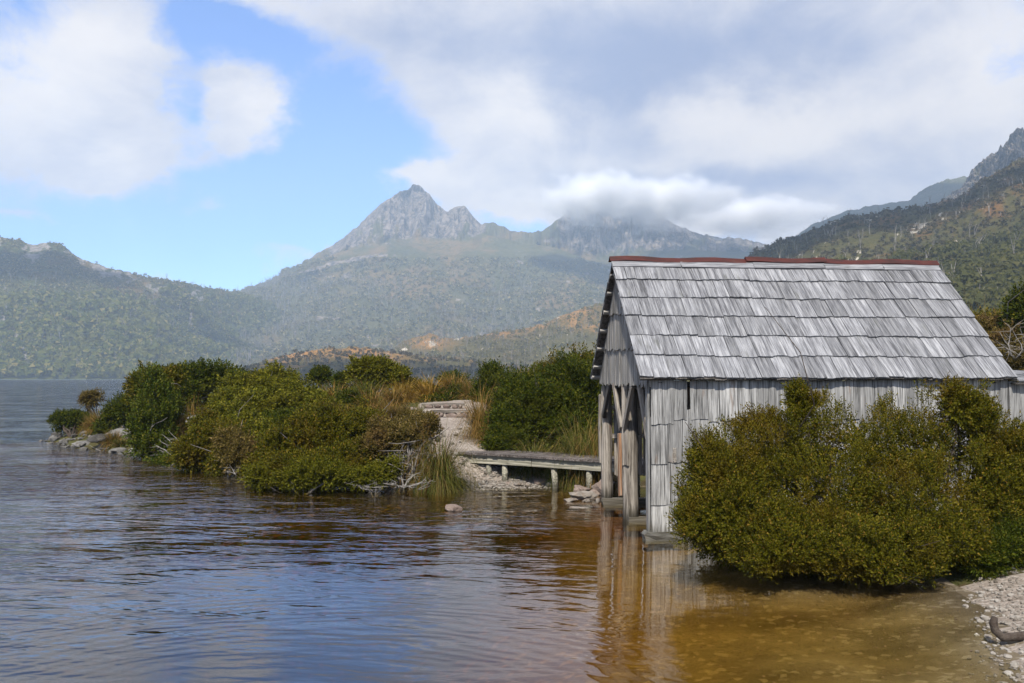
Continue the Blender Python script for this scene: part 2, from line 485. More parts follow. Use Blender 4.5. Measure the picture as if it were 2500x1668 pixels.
def leaf_mat(name, stops, tint, tint_amt=0.5, trans=0.16, rough=0.55, nscale=1.6, up_n=0.0):
    """leaf colours drawn at random per leaf; tint = clumps of another growth colour"""
    m, g = material(name)
    geo = g.n('ShaderNodeNewGeometry')
    rnd = geo.outputs['Random Per Island']
    c = g.ramp(rnd, stops)
    nz = g.noise(g.scale(geo.outputs['Position'], (nscale,) * 3), 1.0, 4, 0.6)
    c = g.mix(g.m('MULTIPLY', g.sstep(nz, 0.50, 0.66), tint_amt), c, g.mix(g.m('MULTIPLY', rnd, 0.6), tint, stops[1][1]))
    d = g.n('ShaderNodeBsdfPrincipled', {'Base Color': c, 'Roughness': rough})
    d.inputs['Specular IOR Level'].default_value = 0.06
    if up_n:
        nv = g.n('ShaderNodeVectorMath', {0: geo.outputs['Normal'], 'Scale': 1 - up_n}, operation='SCALE').outputs[0]
        nv = g.n('ShaderNodeVectorMath', {0: nv, 1: (0, -.35 * up_n, up_n)}, operation='ADD').outputs[0]
        nv = g.n('ShaderNodeVectorMath', {0: nv}, operation='NORMALIZE').outputs[0]
        g.nt.links.new(nv, d.inputs['Normal'])
    t = g.n('ShaderNodeBsdfTranslucent', {'Color': g.mix(1.0, c, (1.15, 1.2, 0.55), 'MULTIPLY')})
    mxs = g.n('ShaderNodeMixShader', {0: trans, 1: d.outputs[0], 2: t.outputs[0]})
    g.nt.links.new(mxs.outputs[0], g.out.inputs['Surface'])
    return m


L_OLIVE = leaf_mat('olive_teatree_leaf', [(0.0, (0.0189, 0.0249, 0.0018)), (0.35, (0.0567, 0.0568, 0.0031)), (0.7, (0.0963, 0.0894, 0.0053)), (0.93, (0.1181, 0.0946, 0.0088)), (1.0, (0.1889, 0.1075, 0.0176))], (0.1275, 0.0645, 0.0070), 0.45)
L_DARK = leaf_mat('dark_green_leaf', [(0.0, (0.0138, 0.0220, 0.0024)), (0.4, (0.0322, 0.0460, 0.0036)), (0.8, (0.0598, 0.0720, 0.0054)), (1.0, (0.1035, 0.0940, 0.0090))], (0.0713, 0.0620, 0.0060), 0.45)
L_GREEN = leaf_mat('fresh_green_leaf', [(0.0, (0.0156, 0.0282, 0.0026)), (0.4, (0.0386, 0.0584, 0.0045)), (0.8, (0.0732, 0.0866, 0.0071)), (1.0, (0.1306, 0.1177, 0.0142))], (0.0721, 0.0729, 0.0052), 0.5)
L_LIME = leaf_mat('yellow_green_leaf', [(0.0, (0.0280, 0.0331, 0.0030)), (0.4, (0.0740, 0.0791, 0.0054)), (0.8, (0.1220, 0.1196, 0.0084)), (1.0, (0.1700, 0.1426, 0.0150))], (0.0850, 0.0644, 0.0060), 0.45)
L_BROWN = leaf_mat('brownish_scrub_leaf', [(0.0, (0.0352, 0.0280, 0.0072)), (0.4, (0.0814, 0.0640, 0.0128)), (0.8, (0.1265, 0.0940, 0.0240)), (1.0, (0.1980, 0.1350, 0.0520))], (0.1540, 0.0820, 0.0360), 0.55)
G_TUSS = leaf_mat('buttongrass_blade', [(0.0, (0.05, 0.062, 0.012)), (0.3, (0.12, 0.10, 0.02)), (0.6, (0.20, 0.125, 0.028)), (0.85, (0.25, 0.13, 0.04)), (1.0, (0.32, 0.21, 0.09))], (0.21, 0.10, 0.025), 0.6)
G_GREEN = leaf_mat('green_sedge_blade', [(0.0, (0.035, 0.055, 0.010)), (0.4, (0.080, 0.092, 0.016)), (0.75, (0.14, 0.115, 0.025)), (1.0, (0.22, 0.14, 0.06))], (0.12, 0.065, 0.022), 0.4)
G_GOLD = leaf_mat('golden_grass_blade', [(0.0, (0.12, 0.085, 0.015)), (0.4, (0.23, 0.14, 0.025)), (0.8, (0.30, 0.18, 0.035)), (1.0, (0.36, 0.24, 0.08))], (0.26, 0.12, 0.02), 0.5)
B_GREY = rock_mat('grey_bark', [(0.07, 0.06, 0.052), (0.14, 0.125, 0.11), (0.22, 0.20, 0.18), (0.32, 0.30, 0.27)], 9.0)
B_PALE = rock_mat('bleached_dead_wood', [(0.11, 0.10, 0.088), (0.19, 0.175, 0.16), (0.27, 0.255, 0.235), (0.36, 0.345, 0.32)], 9.0)
B_DARK = rock_mat('dark_bark', [(0.025, 0.018, 0.013), (0.05, 0.038, 0.03), (0.08, 0.065, 0.052), (0.13, 0.11, 0.09)], 9.0)


B_DEAD = rock_mat('grey_standing_deadwood', [(0.12, 0.11, 0.095), (0.20, 0.185, 0.16), (0.28, 0.26, 0.23), (0.36, 0.34, 0.31)], .5)

# ------------------------------------------------------------------ distant hills
def hill_mat(name, veg, heath, rock, nscale):
    m, g = material(name)
    p = g.n('ShaderNodeNewGeometry').outputs['Position']
    a = g.n('ShaderNodeAttribute', attribute_name='cover').outputs['Color']
    sep = g.n('ShaderNodeSeparateColor', {0: a}).outputs
    n1 = g.noise(g.scale(p, (nscale,) * 3), 1.0, 8, 0.7)
    n2 = g.noise(g.scale(p, (nscale * 9,) * 3), 1.0, 5, 0.7)
    v = g.mix(0.5, g.ramp(n1, [(0.3, veg[0]), (0.5, veg[1]), (0.7, veg[2])]), g.ramp(n2, [(0.3, veg[0]), (0.5, veg[1]), (0.68, veg[2])]))
    v = g.mix(g.m('MULTIPLY', sep[1], g.sstep(g.m('ADD', n2, g.m('MULTIPLY', n1, 0.5)), 0.55, 0.85)), v, heath)
    joint_shade = g.noise(g.scale(p, (nscale * 5.5, nscale * 5.5, nscale * .55)), 1.0, 5, 0.65)   # upright joints of the columns, with their relief shade put into the colour
    rk = g.mix(g.sstep(g.m('ADD', g.m('MULTIPLY', n2, 0.45), g.m('MULTIPLY', joint_shade, 0.55)), 0.43, 0.57), rock[0], rock[1])
    rfac = g.sstep(g.m('ADD', sep[0], g.m('MULTIPLY', g.m('SUBTRACT', n2, 0.5), 0.9)), 0.42, 0.62)
    c = g.mix(rfac, v, rk)
    pbr(g, c, 0.95, n2, 0.7, 0.12 / nscale, 0.05)
    return m


def ui(pts, U):
    a = np.array(sorted(pts), float) / 0.94         # measured on the 2350 pixel view
    return np.interp(U, a[:, 0], a[:, 1])


HILLS = {}


def hill(name, rows, u0, u1, nu, subs, mat, amp=0.0, lam=80.0, jag=0.0, cover=None, cliff=None, drop=0.35, smooth=0, seed=1):
    """terrain between rows of (distance, [(x, y) on the 2350 px view]); near to far, then a fall behind the crest"""
    U = np.linspace(u0, u1, nu)
    Ds, Vs = [], []
    for d, pts in rows:
        Ds.append(np.full(nu, float(d)) if isinstance(d, (int, float)) else ui([(a, b * 0.94) for a, b in d], U))
        Vs.append(np.full(nu, pts / 0.94) if isinstance(pts, (int, float)) else ui(pts, U))
    X, Y, Z, VV, S = [], [], [], [], []
    for k in range(len(rows) - 1):
        n = subs[k]
        last = k == len(rows) - 2
        for i in range(n + (1 if last else 0)):
            t = i / n
            out = []
            for kk in (k, k + 1):
                yc = (CY - Vs[kk]) / F
                ry = math.cos(PITCH) - yc * math.sin(PITCH)
                rz = math.sin(PITCH) + yc * math.cos(PITCH)
                out.append(CH + rz / ry * Ds[kk])
            d = Ds[k] * (1 - t) + Ds[k + 1] * t
            z = out[0] * (1 - t) + out[1] * t
            v = Vs[k] * (1 - t) + Vs[k + 1] * t
            X.append((U - CX) / F * d)
            Y.append(d)
            Z.append(z)
            VV.append(v)
            S.append(np.full(nu, (k + t) / (len(rows) - 1)))
    X, Y, Z, VV, S = (np.array(q) for q in (X, Y, Z, VV, S))
    UU = np.broadcast_to(U, X.shape)
    for _ in range(smooth):
        Z[1:-1] = (Z[:-2] + 2 * Z[1:-1] + Z[2:]) / 4
    env = np.clip(np.sin(np.clip(S, 0, 1) * math.pi) * 1.4, 0, 1)
    if amp:
        Z = Z + amp * env * fbm(X / lam, Y / lam, 6, seed)
    if jag:
        Z = Z + jag * sm(S, 0.75, 1.0) * fbm(UU / 14.0, S * 3, 4, seed + 40, 0.6)
    if cliff is not None:
        cm, dep = cliff(UU, VV, S)
        Y = Y + dep
        X = (UU - CX) / F * Y
    # back slope
    bx, by, bz = [], [], []
    for i in range(1, 7):
        f = i / 6
        db = (Y[-1]) * (1 + (0.06 if Y[-1].max() > 2000 else 0.2) * f)
        bx.append((U - CX) / F * db)
        by.append(db)
        bz.append(np.maximum(Z[-1] * (1 - f * f * drop * 2.6) - 1, -6) + jag * 0.5 * fbm(U / 40, np.full(nu, f * 3), 3, seed + 9))
    nf = X.shape[0]
    cov_r = np.zeros(X.shape)
    cov_h = np.zeros(X.shape)
    if cover is not None:
        cov_r, cov_h = cover(UU, VV, S, X, Y, Z)
    Xa, Ya, Za = (np.vstack([a, np.array(b)]) for a, b in ((X, bx), (Y, by), (Z, bz)))
    nr = Xa.shape[0]
    verts = np.stack([Xa, Ya, Za], -1).reshape(-1, 3)
    idx = np.arange(nr * nu).reshape(nr, nu)
    faces = np.stack([idx[:-1, :-1], idx[:-1, 1:], idx[1:, 1:], idx[1:, :-1]], -1).reshape(-1, 4)
    me = raw_mesh(name, verts, faces, mat, smooth=False)
    ca = me.color_attributes.new('cover', 'FLOAT_COLOR', 'POINT')
    buf = np.zeros((nr * nu, 4), np.float32)
    buf[:nf * nu, 0] = np.clip(cov_r, 0, 1).ravel()
    buf[:nf * nu, 1] = np.clip(cov_h, 0, 1).ravel()
    buf[:, 3] = 1
    ca.data.foreach_set('color', buf.ravel())
    o = link(name, me, kind='structure')
    HILLS[name] = (X, Y, Z, UU, VV, cov_r, cov_h)
    return o


def tree_templates(n, q, seed, qs=(.16, .30)):
    """leafy clump made of q small random triangles in a unit crown (base at z=0, top at z=1)"""
    rs = np.random.RandomState(seed)
    out = []
    for _ in range(n):
        vs = []
        for i in range(q):
            dr = rs.normal(size=3)
            dr /= np.linalg.norm(dr)
            c = dr * np.array([0.36, 0.36, 0.36]) * rs.uniform(0.5, 1.0) + np.array([0, 0, 0.55])
            a = rs.normal(size=3)
            a /= np.linalg.norm(a)
            b = np.cross(dr, a)
            b /= np.linalg.norm(b) + 1e-6
            a = np.cross(b, dr) * 0.8 + dr * rs.uniform(-.5, .5)
            s = rs.uniform(*qs)
            vs += [c - a * s * 1.1 - b * s * .8, c + b * s * 1.2 - a * s * .2, c + a * s * 1.2 - b * s * .3]
        out.append(np.array(vs))
    return out


def scatter(name, hill_name, n, size, aspect, mat, tmpl, seed, urange=None, vrange=None, avoid_rock=0.5, clump=None, sink=0.15, extra=None):
    X, Y, Z, UU, VV, cr, chh = HILLS[hill_name]
    rs = np.random.RandomState(seed)
    nr, nu = X.shape
    got = 0
    V = []
    tries = 0
    P = []
    while got < n and tries < 60:
        tries += 1
        i = rs.uniform(0, nr - 1.001, n)
        j = rs.uniform(0, nu - 1.001, n)
        i0, j0 = i.astype(int), j.astype(int)
        fi, fj = i - i0, j - j0

        def bl(A):
            return A[i0, j0] * (1 - fi) * (1 - fj) + A[i0 + 1, j0] * fi * (1 - fj) + A[i0, j0 + 1] * (1 - fi) * fj + A[i0 + 1, j0 + 1] * fi * fj
        u, v = bl(UU), bl(VV)
        ok = np.ones(n, bool)
        if urange:
            ok &= (u > urange[0]) & (u < urange[1])
        if vrange:
            ok &= (v > vrange[0]) & (v < vrange[1])
        ok &= bl(cr) < avoid_rock + rs.uniform(-.15, .15, n)
        if clump is not None:
            ok &= fbm(bl(X) / clump[0], bl(Y) / clump[0], 4, seed + 3) * 0.5 + 0.5 > clump[1] + rs.uniform(-.12, .12, n)
        if extra is not None:
            ok &= extra(u, v, rs)
        pts = np.stack([bl(X), bl(Y), bl(Z)], -1)[ok]
        P.append(pts)
        got += len(pts)
    P = np.concatenate(P)[:n]
    n = len(P)
    T = np.array(tmpl)
    which = rs.randint(0, len(T), n)
    sz = size * rs.uniform(0.55, 1.35, n)
    rot = rs.uniform(0, 6.283, n)
    L = T[which]                                   # n, q*4, 3
    c, s = np.cos(rot)[:, None], np.sin(rot)[:, None]
    x = (L[:, :, 0] * c - L[:, :, 1] * s) * sz[:, None]
    y = (L[:, :, 0] * s + L[:, :, 1] * c) * sz[:, None]
    z = L[:, :, 2] * (sz * aspect * rs.uniform(0.8, 1.25, n))[:, None] - sink * sz[:, None]
    verts = np.stack([x + P[:, 0:1], y + P[:, 1:2], z + P[:, 2:3]], -1).reshape(-1, 3)
    kk = 4 if tmpl is TR else 3
    me = raw_mesh(name, verts, np.arange(len(verts)).reshape(-1, kk), mat)
    return link(name, me, kind='stuff')


def trunk_templates(n, seed):
    """thin forked dead stems, unit height, four-sided rods joined from quads"""
    rs = np.random.RandomState(seed)
    out = []
    for _ in range(n):
        vs = []
        segs = [((0, 0, 0), (rs.uniform(-.08, .08), rs.uniform(-.05, .05), 0.6), .022, .015)]
        top = segs[0][1]
        for k in range(3):
            segs.append((top if k < 2 else (top[0] * .6, top[1] * .6, .36), (top[0] + rs.uniform(-.32, .32), top[1] + rs.uniform(-.2, .2), rs.uniform(.75, 1.0)), .013, .005))
        for a, b, r0, r1 in segs:
            a, b = np.array(a), np.array(b)
            for w in ((1, 0, 0), (0, 1, 0)):
                w = np.array(w)
                vs += [a - w * r0, a + w * r0, b + w * r1, b - w * r1]
        out.append(np.array(vs))
    return out


H_FAR = hill_mat('far_mountain_ground', [(0.043, 0.047, 0.0198), (0.086, 0.085, 0.0330), (0.144, 0.130, 0.0605)], (0.187, 0.125, 0.0550), ((0.055, 0.050, 0.045), (0.27, 0.225, 0.185)), 0.010)
H_LEFT = hill_mat('left_hill_ground', [(0.036, 0.046, 0.0132), (0.074, 0.085, 0.0242), (0.127, 0.125, 0.0418)], (0.180, 0.120, 0.0495), ((0.150, 0.134, 0.112), (0.29, 0.26, 0.235)), 0.016)
H_MID = hill_mat('heath_hill_ground', [(0.044, 0.047, 0.0160), (0.090, 0.080, 0.0280), (0.150, 0.118, 0.0500)], (0.375, 0.195, 0.0600), ((0.300, 0.260, 0.2000), (0.550, 0.484, 0.3800)), 0.03)
H_RIGHT = hill_mat('right_hill_ground', [(0.033, 0.035, 0.0120), (0.073, 0.068, 0.0220), (0.125, 0.100, 0.0360)], (0.156, 0.083, 0.0280), ((0.237, 0.212, 0.1700), (0.475, 0.425, 0.3400)), 0.03)

CREST = [(300, 720), (470, 690), (560, 668), (600, 660), (638, 641), (641, 632), (648, 627), (680, 612), (720, 590), (770, 558), (800, 533), (830, 508),
         (845, 494), (862, 480), (872, 473), (888, 464), (905, 449), (918, 438), (932, 432), (940, 428), (946, 421), (958, 418), (966, 421), (972, 430),
         (976, 436), (990, 451), (1000, 462), (1008, 470), (1018, 481), (1026, 486), (1032, 480), (1045, 474), (1060, 474), (1070, 480), (1077, 492), (1085, 502), (1098, 515), (1108, 518), (1130, 515), (1145, 519),
         (1160, 526), (1185, 534), (1215, 535), (1247, 532), (1258, 523), (1280, 508), (1296, 494), (1304, 478), (1310, 470), (1330, 455), (1360, 444), (1400, 438),
         (1450, 448), (1500, 478), (1550, 515), (1620, 540), (1700, 552), (1760, 562), (1850, 590), (2000, 640), (2300, 700)]
CBASE = [(300, 735), (560, 680), (640, 652), (700, 625), (760, 590), (800, 572), (850, 572), (900, 566), (950, 560), (1000, 556), (1040, 556), (1085, 556), (1105, 540),
         (1150, 545), (1210, 556), (1260, 566), (1350, 590), (1500, 585), (1600, 575), (1700, 580), (1760, 590), (2000, 660), (2300, 720)]
LTOP = [(300, 745), (560, 690), (636, 655), (645, 632), (700, 620), (760, 608), (830, 598), (890, 594), (910, 600), (960, 596), (1100, 590), (1260, 600), (1400, 620), (1600, 615), (2300, 730)]
LBOT = [(300, 750), (560, 695), (630, 660), (645, 646), (700, 640), (760, 630), (830, 618), (890, 604), (910, 605), (960, 601), (1100, 596), (1260, 606), (1400, 626), (1600, 622), (2300, 740)]
LOW = [(300, 800), (560, 780), (800, 745), (1000, 720), (1100, 745), (1150, 750), (1300, 720), (1500, 700), (1800, 720), (2300, 760)]


def cradle_cliff(U, V, S):
    up = sm(S, 0.80, 0.84) * (1 - sm(S, 0.985, 1.0) * 0.5)
    x = U / 0.94 * 0.94
    col = ridged(x / 26.0, V / 150.0, 4, 5)
    gul = ridged(x / 85.0 + V / 400.0, V / 420.0, 3, 15)
    blk = fbm(x / 9.0, V / 16.0, 4, 25)
    dep = up * ((col - 0.6) * -90 + (gul - 0.6) * -150 + blk * 22)
    low = (1 - up) * sm(S, 0.05, 0.3)
    dep = dep + low * 60 * fbm(x / 120.0, V / 90.0, 4, 33)
    return up, dep


def cradle_cover(U, V, S, X, Y, Z):
    up = sm(S, 0.775, 0.86)
    ledge = sm(S, 0.585, 0.6) * (1 - sm(S, 0.615, 0.64)) * sm(U, 670, 700) * (1 - sm(U, 930, 960))
    gully = sm(ridged(U / 55.0 + V / 300.0, V / 260.0, 3, 15), 0.72, 0.9)
    r = up * (0.92 - 0.6 * gully * (1 - sm(S, .9, 1)) + 0.35 * fbm(U / 30, V / 22, 4, 3)) * (1 - sm(U, 1170, 1200) * (1 - sm(U, 1335, 1380)) * 0.8)
    r = r * (1 - 0.8 * (1 - sm(U, 640, 900)) * (1 - sm(S, .97, 1.0)))
    spot = sm(fbm(U / 45.0, V / 14.0, 5, 77), 0.42, 0.6) * 0.9
    return np.maximum.reduce([r, ledge * 0.9, spot]), sm(fbm(U / 90.0, V / 40.0, 4, 8), 0.0, 0.5)


hill('cradle_shaped_mountain', [(1150, 875), (1750, LOW), (2250, LBOT), (2262, LTOP), (2480, CBASE), (2760, CREST)], 330, 2380, 600,
     [22, 30, 6, 22, 66], H_FAR, amp=26, lam=170, jag=6.0, cover=cradle_cover, cliff=cradle_cliff)

LCREST = [(-400, 505), (-200, 520), (-60, 536), (0, 546), (20, 550), (40, 553), (52, 559), (70, 561), (115, 557), (132, 561), (145, 570), (160, 580), (185, 594), (215, 606), (250, 616), (300, 628), (340, 636),
          (360, 640), (400, 646), (450, 656), (490, 663), (525, 668), (560, 672), (600, 690), (650, 730), (720, 800), (800, 862)]
LMID = [(-400, 700), (0, 690), (100, 690), (200, 705), (300, 740), (400, 775), (500, 800), (600, 810), (700, 850), (800, 869)]


def left_cover(U, V, S, X, Y, Z):
    brk = sm(fbm(U / 13.0, V / 8.0, 4, 24), -.35, .25)
    ridge = sm(S, 0.74, 0.92) * sm(fbm(U / 60.0 + V / 80, V / 35.0, 5, 4), -0.3, 0.3) * (1 - sm(U, 470, 560)) * (.5 + .5 * brk)
    band = np.exp(-((V - (615 + (U - 130) * 0.38)) / 22.0) ** 2) * sm(U, 90, 200) * (1 - sm(U, 500, 580)) * sm(fbm(U / 30, V / 14, 4, 14), -.2, .3) * (.4 + .6 * brk)
    low = np.exp(-((V - (805 + (U - 10) * 1.4)) / 14.0) ** 2) * (1 - sm(U, 60, 90)) * 0.8
    spot = sm(fbm(U / 26.0, V / 13.0, 5, 79), 0.50, 0.65) * 0.9
    return np.maximum.reduce([ridge * .9, band, spot, low]), sm(fbm(U / 70.0, V / 40.0, 4, 88), 0.1, 0.5) * sm(S, .45, .8)


hill('forested_left_hill', [([(-400, 930), (350, 960), (560, 1250), (850, 1500)], 871), ([(-400, 1230), (350, 1260), (560, 1600), (850, 1800)], LMID), ([(-400, 1540), (350, 1560), (560, 1950), (850, 2050)], LCREST)], -420, 900, 330, [44, 50], H_LEFT, amp=30, lam=110, jag=4.0, cover=left_cover, smooth=3, seed=3)

FCREST = [(780, 862), (860, 835), (900, 802), (925, 784), (955, 772), (985, 767), (1010, 774), (1045, 777), (1100, 769), (1150, 763), (1200, 756), (1250, 741), (1300, 721), (1340, 706),
          (1375, 697), (1420, 688), (1500, 670), (1600, 655), (1720, 640), (1850, 700), (2000, 800)]


def far_heath(U, V, S, X, Y, Z):
    e = lambda u, v, a, b: np.exp(-((U - u) / a) ** 2 - ((V - v) / b) ** 2)
    heath = e(1045, 838, 55, 22) + e(1200, 812, 70, 16) + e(1390, 765, 60, 18) * 1.2 + e(1300, 790, 50, 14) * .7 + e(1440, 800, 60, 12) * .5
    rock = e(1055, 843, 16, 14) * 1.1 + e(985, 860, 18, 8) + e(1120, 830, 14, 6) + e(1340, 870, 10, 12) * .9 + e(1420, 860, 14, 8) * .7
    rock = rock * (0.7 + 0.6 * fbm(U / 9.0, V / 6.0, 3, 6)) + sm(fbm(U / 20, V / 9, 4, 31), 0.55, 0.68) * .8
    return rock, heath + sm(fbm(U / 40, V / 16, 4, 91), 0.25, 0.6) * 0.5


hill('heath_covered_far_hill', [(700, 872), (840, [(780, 868), (900, 840), (1000, 822), (1200, 815), (1400, 770), (1600, 745), (1850, 760), (2000, 830)]), (1020, FCREST)], 840, 2100, 320, [26, 32],
     H_MID, amp=9, lam=55, jag=2.5, cover=far_heath, smooth=2, seed=5)

BCREST = [(480, 870), (540, 850), (585, 836), (640, 818), (690, 808), (735, 800), (800, 797), (855, 800), (900, 806), (960, 815), (1020, 822), (1080, 828), (1150, 838), (1300, 850), (1450, 862)]


def brown_cover(U, V, S, X, Y, Z):
    e = lambda u, v, a, b: np.exp(-((U - u) / a) ** 2 - ((V - v) / b) ** 2)
    heath = e(790, 862, 110, 14) * 1.1 + e(880, 868, 60, 14) + e(700, 872, 60, 10) + e(960, 880, 40, 14) * .6 + sm(fbm(U / 40, V / 10, 4, 55), 0.1, .5) * .6
    return sm(fbm(U / 16, V / 7, 4, 37), 0.58, 0.7) * .7, heath


hill('low_brown_hill', [(470, 876), (560, [(480, 872), (640, 850), (800, 842), (1000, 850), (1450, 866)]), (650, BCREST)], 500, 1560, 360, [24, 24], H_MID, amp=5, lam=35, jag=1.6, cover=brown_cover, seed=7)

RCREST = [(1560, 720), (1660, 640), (1712, 600), (1730, 583), (1742, 571), (1760, 563), (1790, 555), (1850, 536), (1900, 516), (1930, 503), (1965, 494), (2000, 490), (2080, 481), (2130, 472), (2175, 463),
          (2205, 456), (2230, 442), (2260, 416), (2300, 391), (2350, 368), (2450, 322), (2600, 270), (2900, 180)]


def right_cover(U, V, S, X, Y, Z):
    e = lambda u, v, a, b: np.exp(-((U - u) / a) ** 2 - ((V - v) / b) ** 2)
    rock = e(1865, 610, 16, 16) + e(2045, 555, 22, 10) + e(2250, 590, 40, 14) * .9 + e(2150, 530, 18, 20) * .6 + e(2410, 480, 12, 8) + e(2480, 620, 22, 16) + e(2420, 690, 30, 8) + e(2340, 700, 18, 10)
    rock = rock * (0.75 + 0.7 * fbm(U / 12.0, V / 8.0, 4, 61)) + sm(fbm(U / 24 + V / 30, V / 10, 5, 63), 0.46, 0.60) * .85
    return rock, sm(fbm(U / 70.0, V / 25.0, 4, 67), -0.05, 0.4)


hill('rocky_right_hill', [(170, [(1560, 880), (2350, 800), (2900, 780)]), (330, [(1560, 830), (1712, 720), (2000, 680), (2350, 640), (2900, 560)]), (720, RCREST)], 1660, 2950, 380, [30, 62],
     H_RIGHT, amp=14, lam=60, jag=3.0, cover=right_cover, smooth=2, seed=9)


def crag_cover(U, V, S, X, Y, Z):
    return 0.75 + 0.5 * fbm(U / 14, V / 14, 4, 71), np.zeros_like(U)


def crag_cliff(U, V, S):
    return S, sm(S, .2, .4) * ((ridged((U + V * .6) / 30.0, V / 60.0, 4, 45) - .6) * -120 + 25 * fbm(U / 9, V / 9, 3, 46))


hill('rocky_crag', [(1000, [(2060, 560), (2350, 520), (2800, 420)]), (1320, [(2060, 540), (2140, 486), (2170, 462), (2190, 444), (2205, 432), (2222, 416), (2240, 404), (2255, 390), (2275, 362), (2295, 344), (2320, 324), (2350, 308), (2450, 240), (2600, 150), (2800, 90)])],
     2180, 2950, 300, [110], H_FAR, jag=7, cover=crag_cover, cliff=crag_cliff, seed=11)
hill('blue_far_ridge', [(1900, [(1700, 640), (2100, 560), (2400, 540)]), (2300, [(1700, 600), (1800, 560), (1870, 515), (1900, 505), (1920, 496), (1950, 484), (1985, 478), (2000, 472), (2060, 466), (2095, 458), (2110, 446), (2135, 428), (2180, 412), (2220, 405), (2280, 420), (2400, 470)])],
     1800, 2560, 220, [60], H_FAR, amp=20, lam=120, jag=5, cover=lambda U, V, S, X, Y, Z: (0.25 + .4 * fbm(U / 30, V / 12, 4, 81), np.zeros_like(U)), seed=13)

F_LEFT = leaf_mat('far_forest_leaf', [(0.0, (0.0450, 0.0578, 0.0122)), (0.4, (0.0892, 0.1088, 0.0204)), (0.75, (0.1470, 0.1573, 0.0306)), (1.0, (0.2754, 0.2253, 0.0765))], (0.1726, 0.1606, 0.0286), 0.75, 0.45, 0.8, 0.02, 0.6)
F_GREY = leaf_mat('far_scrub_leaf', [(0.0, (0.0561, 0.0603, 0.0215)), (0.4, (0.1190, 0.1173, 0.0411)), (0.75, (0.1913, 0.1717, 0.0684)), (1.0, (0.3510, 0.2856, 0.1466))], (0.1598, 0.1139, 0.0391), 0.75, 0.45, 0.8, 0.012, 0.6)
F_HEATH = leaf_mat('heath_scrub_leaf', [(0.0, (0.0238, 0.0238, 0.0102)), (0.4, (0.0510, 0.0459, 0.0187)), (0.75, (0.0782, 0.0646, 0.0281)), (1.0, (0.1105, 0.0850, 0.0467))], (0.0850, 0.0527, 0.0221), 0.6, 0.35, 0.8, 0.03, 0.6)
F_RIGHT = leaf_mat('eucalypt_leaf', [(0.0, (0.048, 0.052, 0.018)), (0.4, (0.066, 0.070, 0.023)), (0.75, (0.084, 0.086, 0.029)), (1.0, (0.115, 0.108, 0.042))], (0.080, 0.060, 0.024), 0.5, 0.4, 0.7, 0.03, 0.6)
T14 = tree_templates(10, 20, 5, (.11, .22))
T40 = tree_templates(10, 84, 8, (.045, .10))
T7 = tree_templates(10, 10, 6, (.13, .25))
TR = trunk_templates(6, 7)
scatter('left_hill_forest', 'forested_left_hill', 7200, 13.5, 0.95, F_LEFT, T14, 101, (-150, 860), (735, 930), 0.5)
scatter('left_hill_scrub', 'forested_left_hill', 4500, 7.0, 0.8, F_GREY, T7, 102, (-150, 860), (560, 790), 0.35)
scatter('left_hill_dead_trees', 'forested_left_hill', 420, 17.0, 1.0, B_DEAD, TR, 103, (-100, 800), (690, 915), 0.9)
scatter('mountain_scrub', 'cradle_shaped_mountain', 9500, 13.0, 0.8, F_GREY, T7, 104, (480, 1700), (640, 925), 0.45)
scatter('mountain_dead_trees', 'cradle_shaped_mountain', 1700, 22.0, 1.0, B_DEAD, TR, 105, (560, 1300), (680, 915), 0.9, clump=(160, 0.45))
scatter('far_hill_scrub', 'heath_covered_far_hill', 1500, 5.0, 0.8, F_GREY, T7, 106, (900, 1520), (740, 925), 0.4, clump=(60, 0.5))
scatter('far_hill_dead_trees', 'heath_covered_far_hill', 520, 9.5, 1.0, B_DEAD, TR, 107, (900, 1480), (740, 915), 0.9)
scatter('brown_hill_scrub', 'low_brown_hill', 1700, 3.6, 0.75, F_HEATH, T7, 108, (520, 1480), (850, 932), 0.4)
scatter('brown_hill_dead_trees', 'low_brown_hill', 170, 7.0, 1.0, B_DEAD, TR, 109, (560, 1300), (855, 925), 0.9)
scatter('right_hill_scrub', 'rocky_right_hill', 6000, 3.8, 0.7, F_HEATH, T7, 110, (1780, 2600), (380, 860), 0.4)
scatter('right_hill_trees', 'rocky_right_hill', 1700, 7.5, 1.0, F_RIGHT, T40, 111, (1900, 2620), (560, 860), 0.5, extra=lambda u, v, rs: v > 760 - (u - 2000) * 0.24 + rs.uniform(-50, 50, len(u)))
scatter('right_hill_dead_trees', 'rocky_right_hill', 260, 9.0, 1.0, B_DEAD, TR, 112, (1900, 2600), (480, 800), 0.9)

# ------------------------------------------------------------------ near ground
SHORE = [onz(115, 1077), onz(191, 1094), onz(308, 1106), onz(404, 1120), onz(470, 1136), onz(532, 1152), onz(596, 1176), onz(690, 1184), onz(766, 1188), onz(957, 1188), onz(1060, 1184),
         onz(1133, 1188), onz(1170, 1192), onz(1277, 1190), onz(1372, 1186), onz(1440, 1180), (1.75, 18.2), (4.4, 17.6), (6.6, 17.2), (7.2, 14.5), (7.0, 12.6), (5.2, 11.9), (3.6, 11.5), (3.15, 10.6),
         onz(1960, 1392), onz(2200, 1400), onz(2330, 1428), onz(2412, 1490), onz(2456, 1560), onz(2496, 1640), onz(2560, 1730), (3.5, 4.4), (2.6, 2.2), (-2, 0.8), (-9, -1.0), (-30, -3.0), (-30, -40), (600, -40), (600, 260), (60, 230), (34, 110),
         (16, 52), (8, 42), (2, 37), (-3, 35.5), (-8, 34.5), (-13, 33.2), (-16.3, 31.8)]
SH = np.array(SHORE)


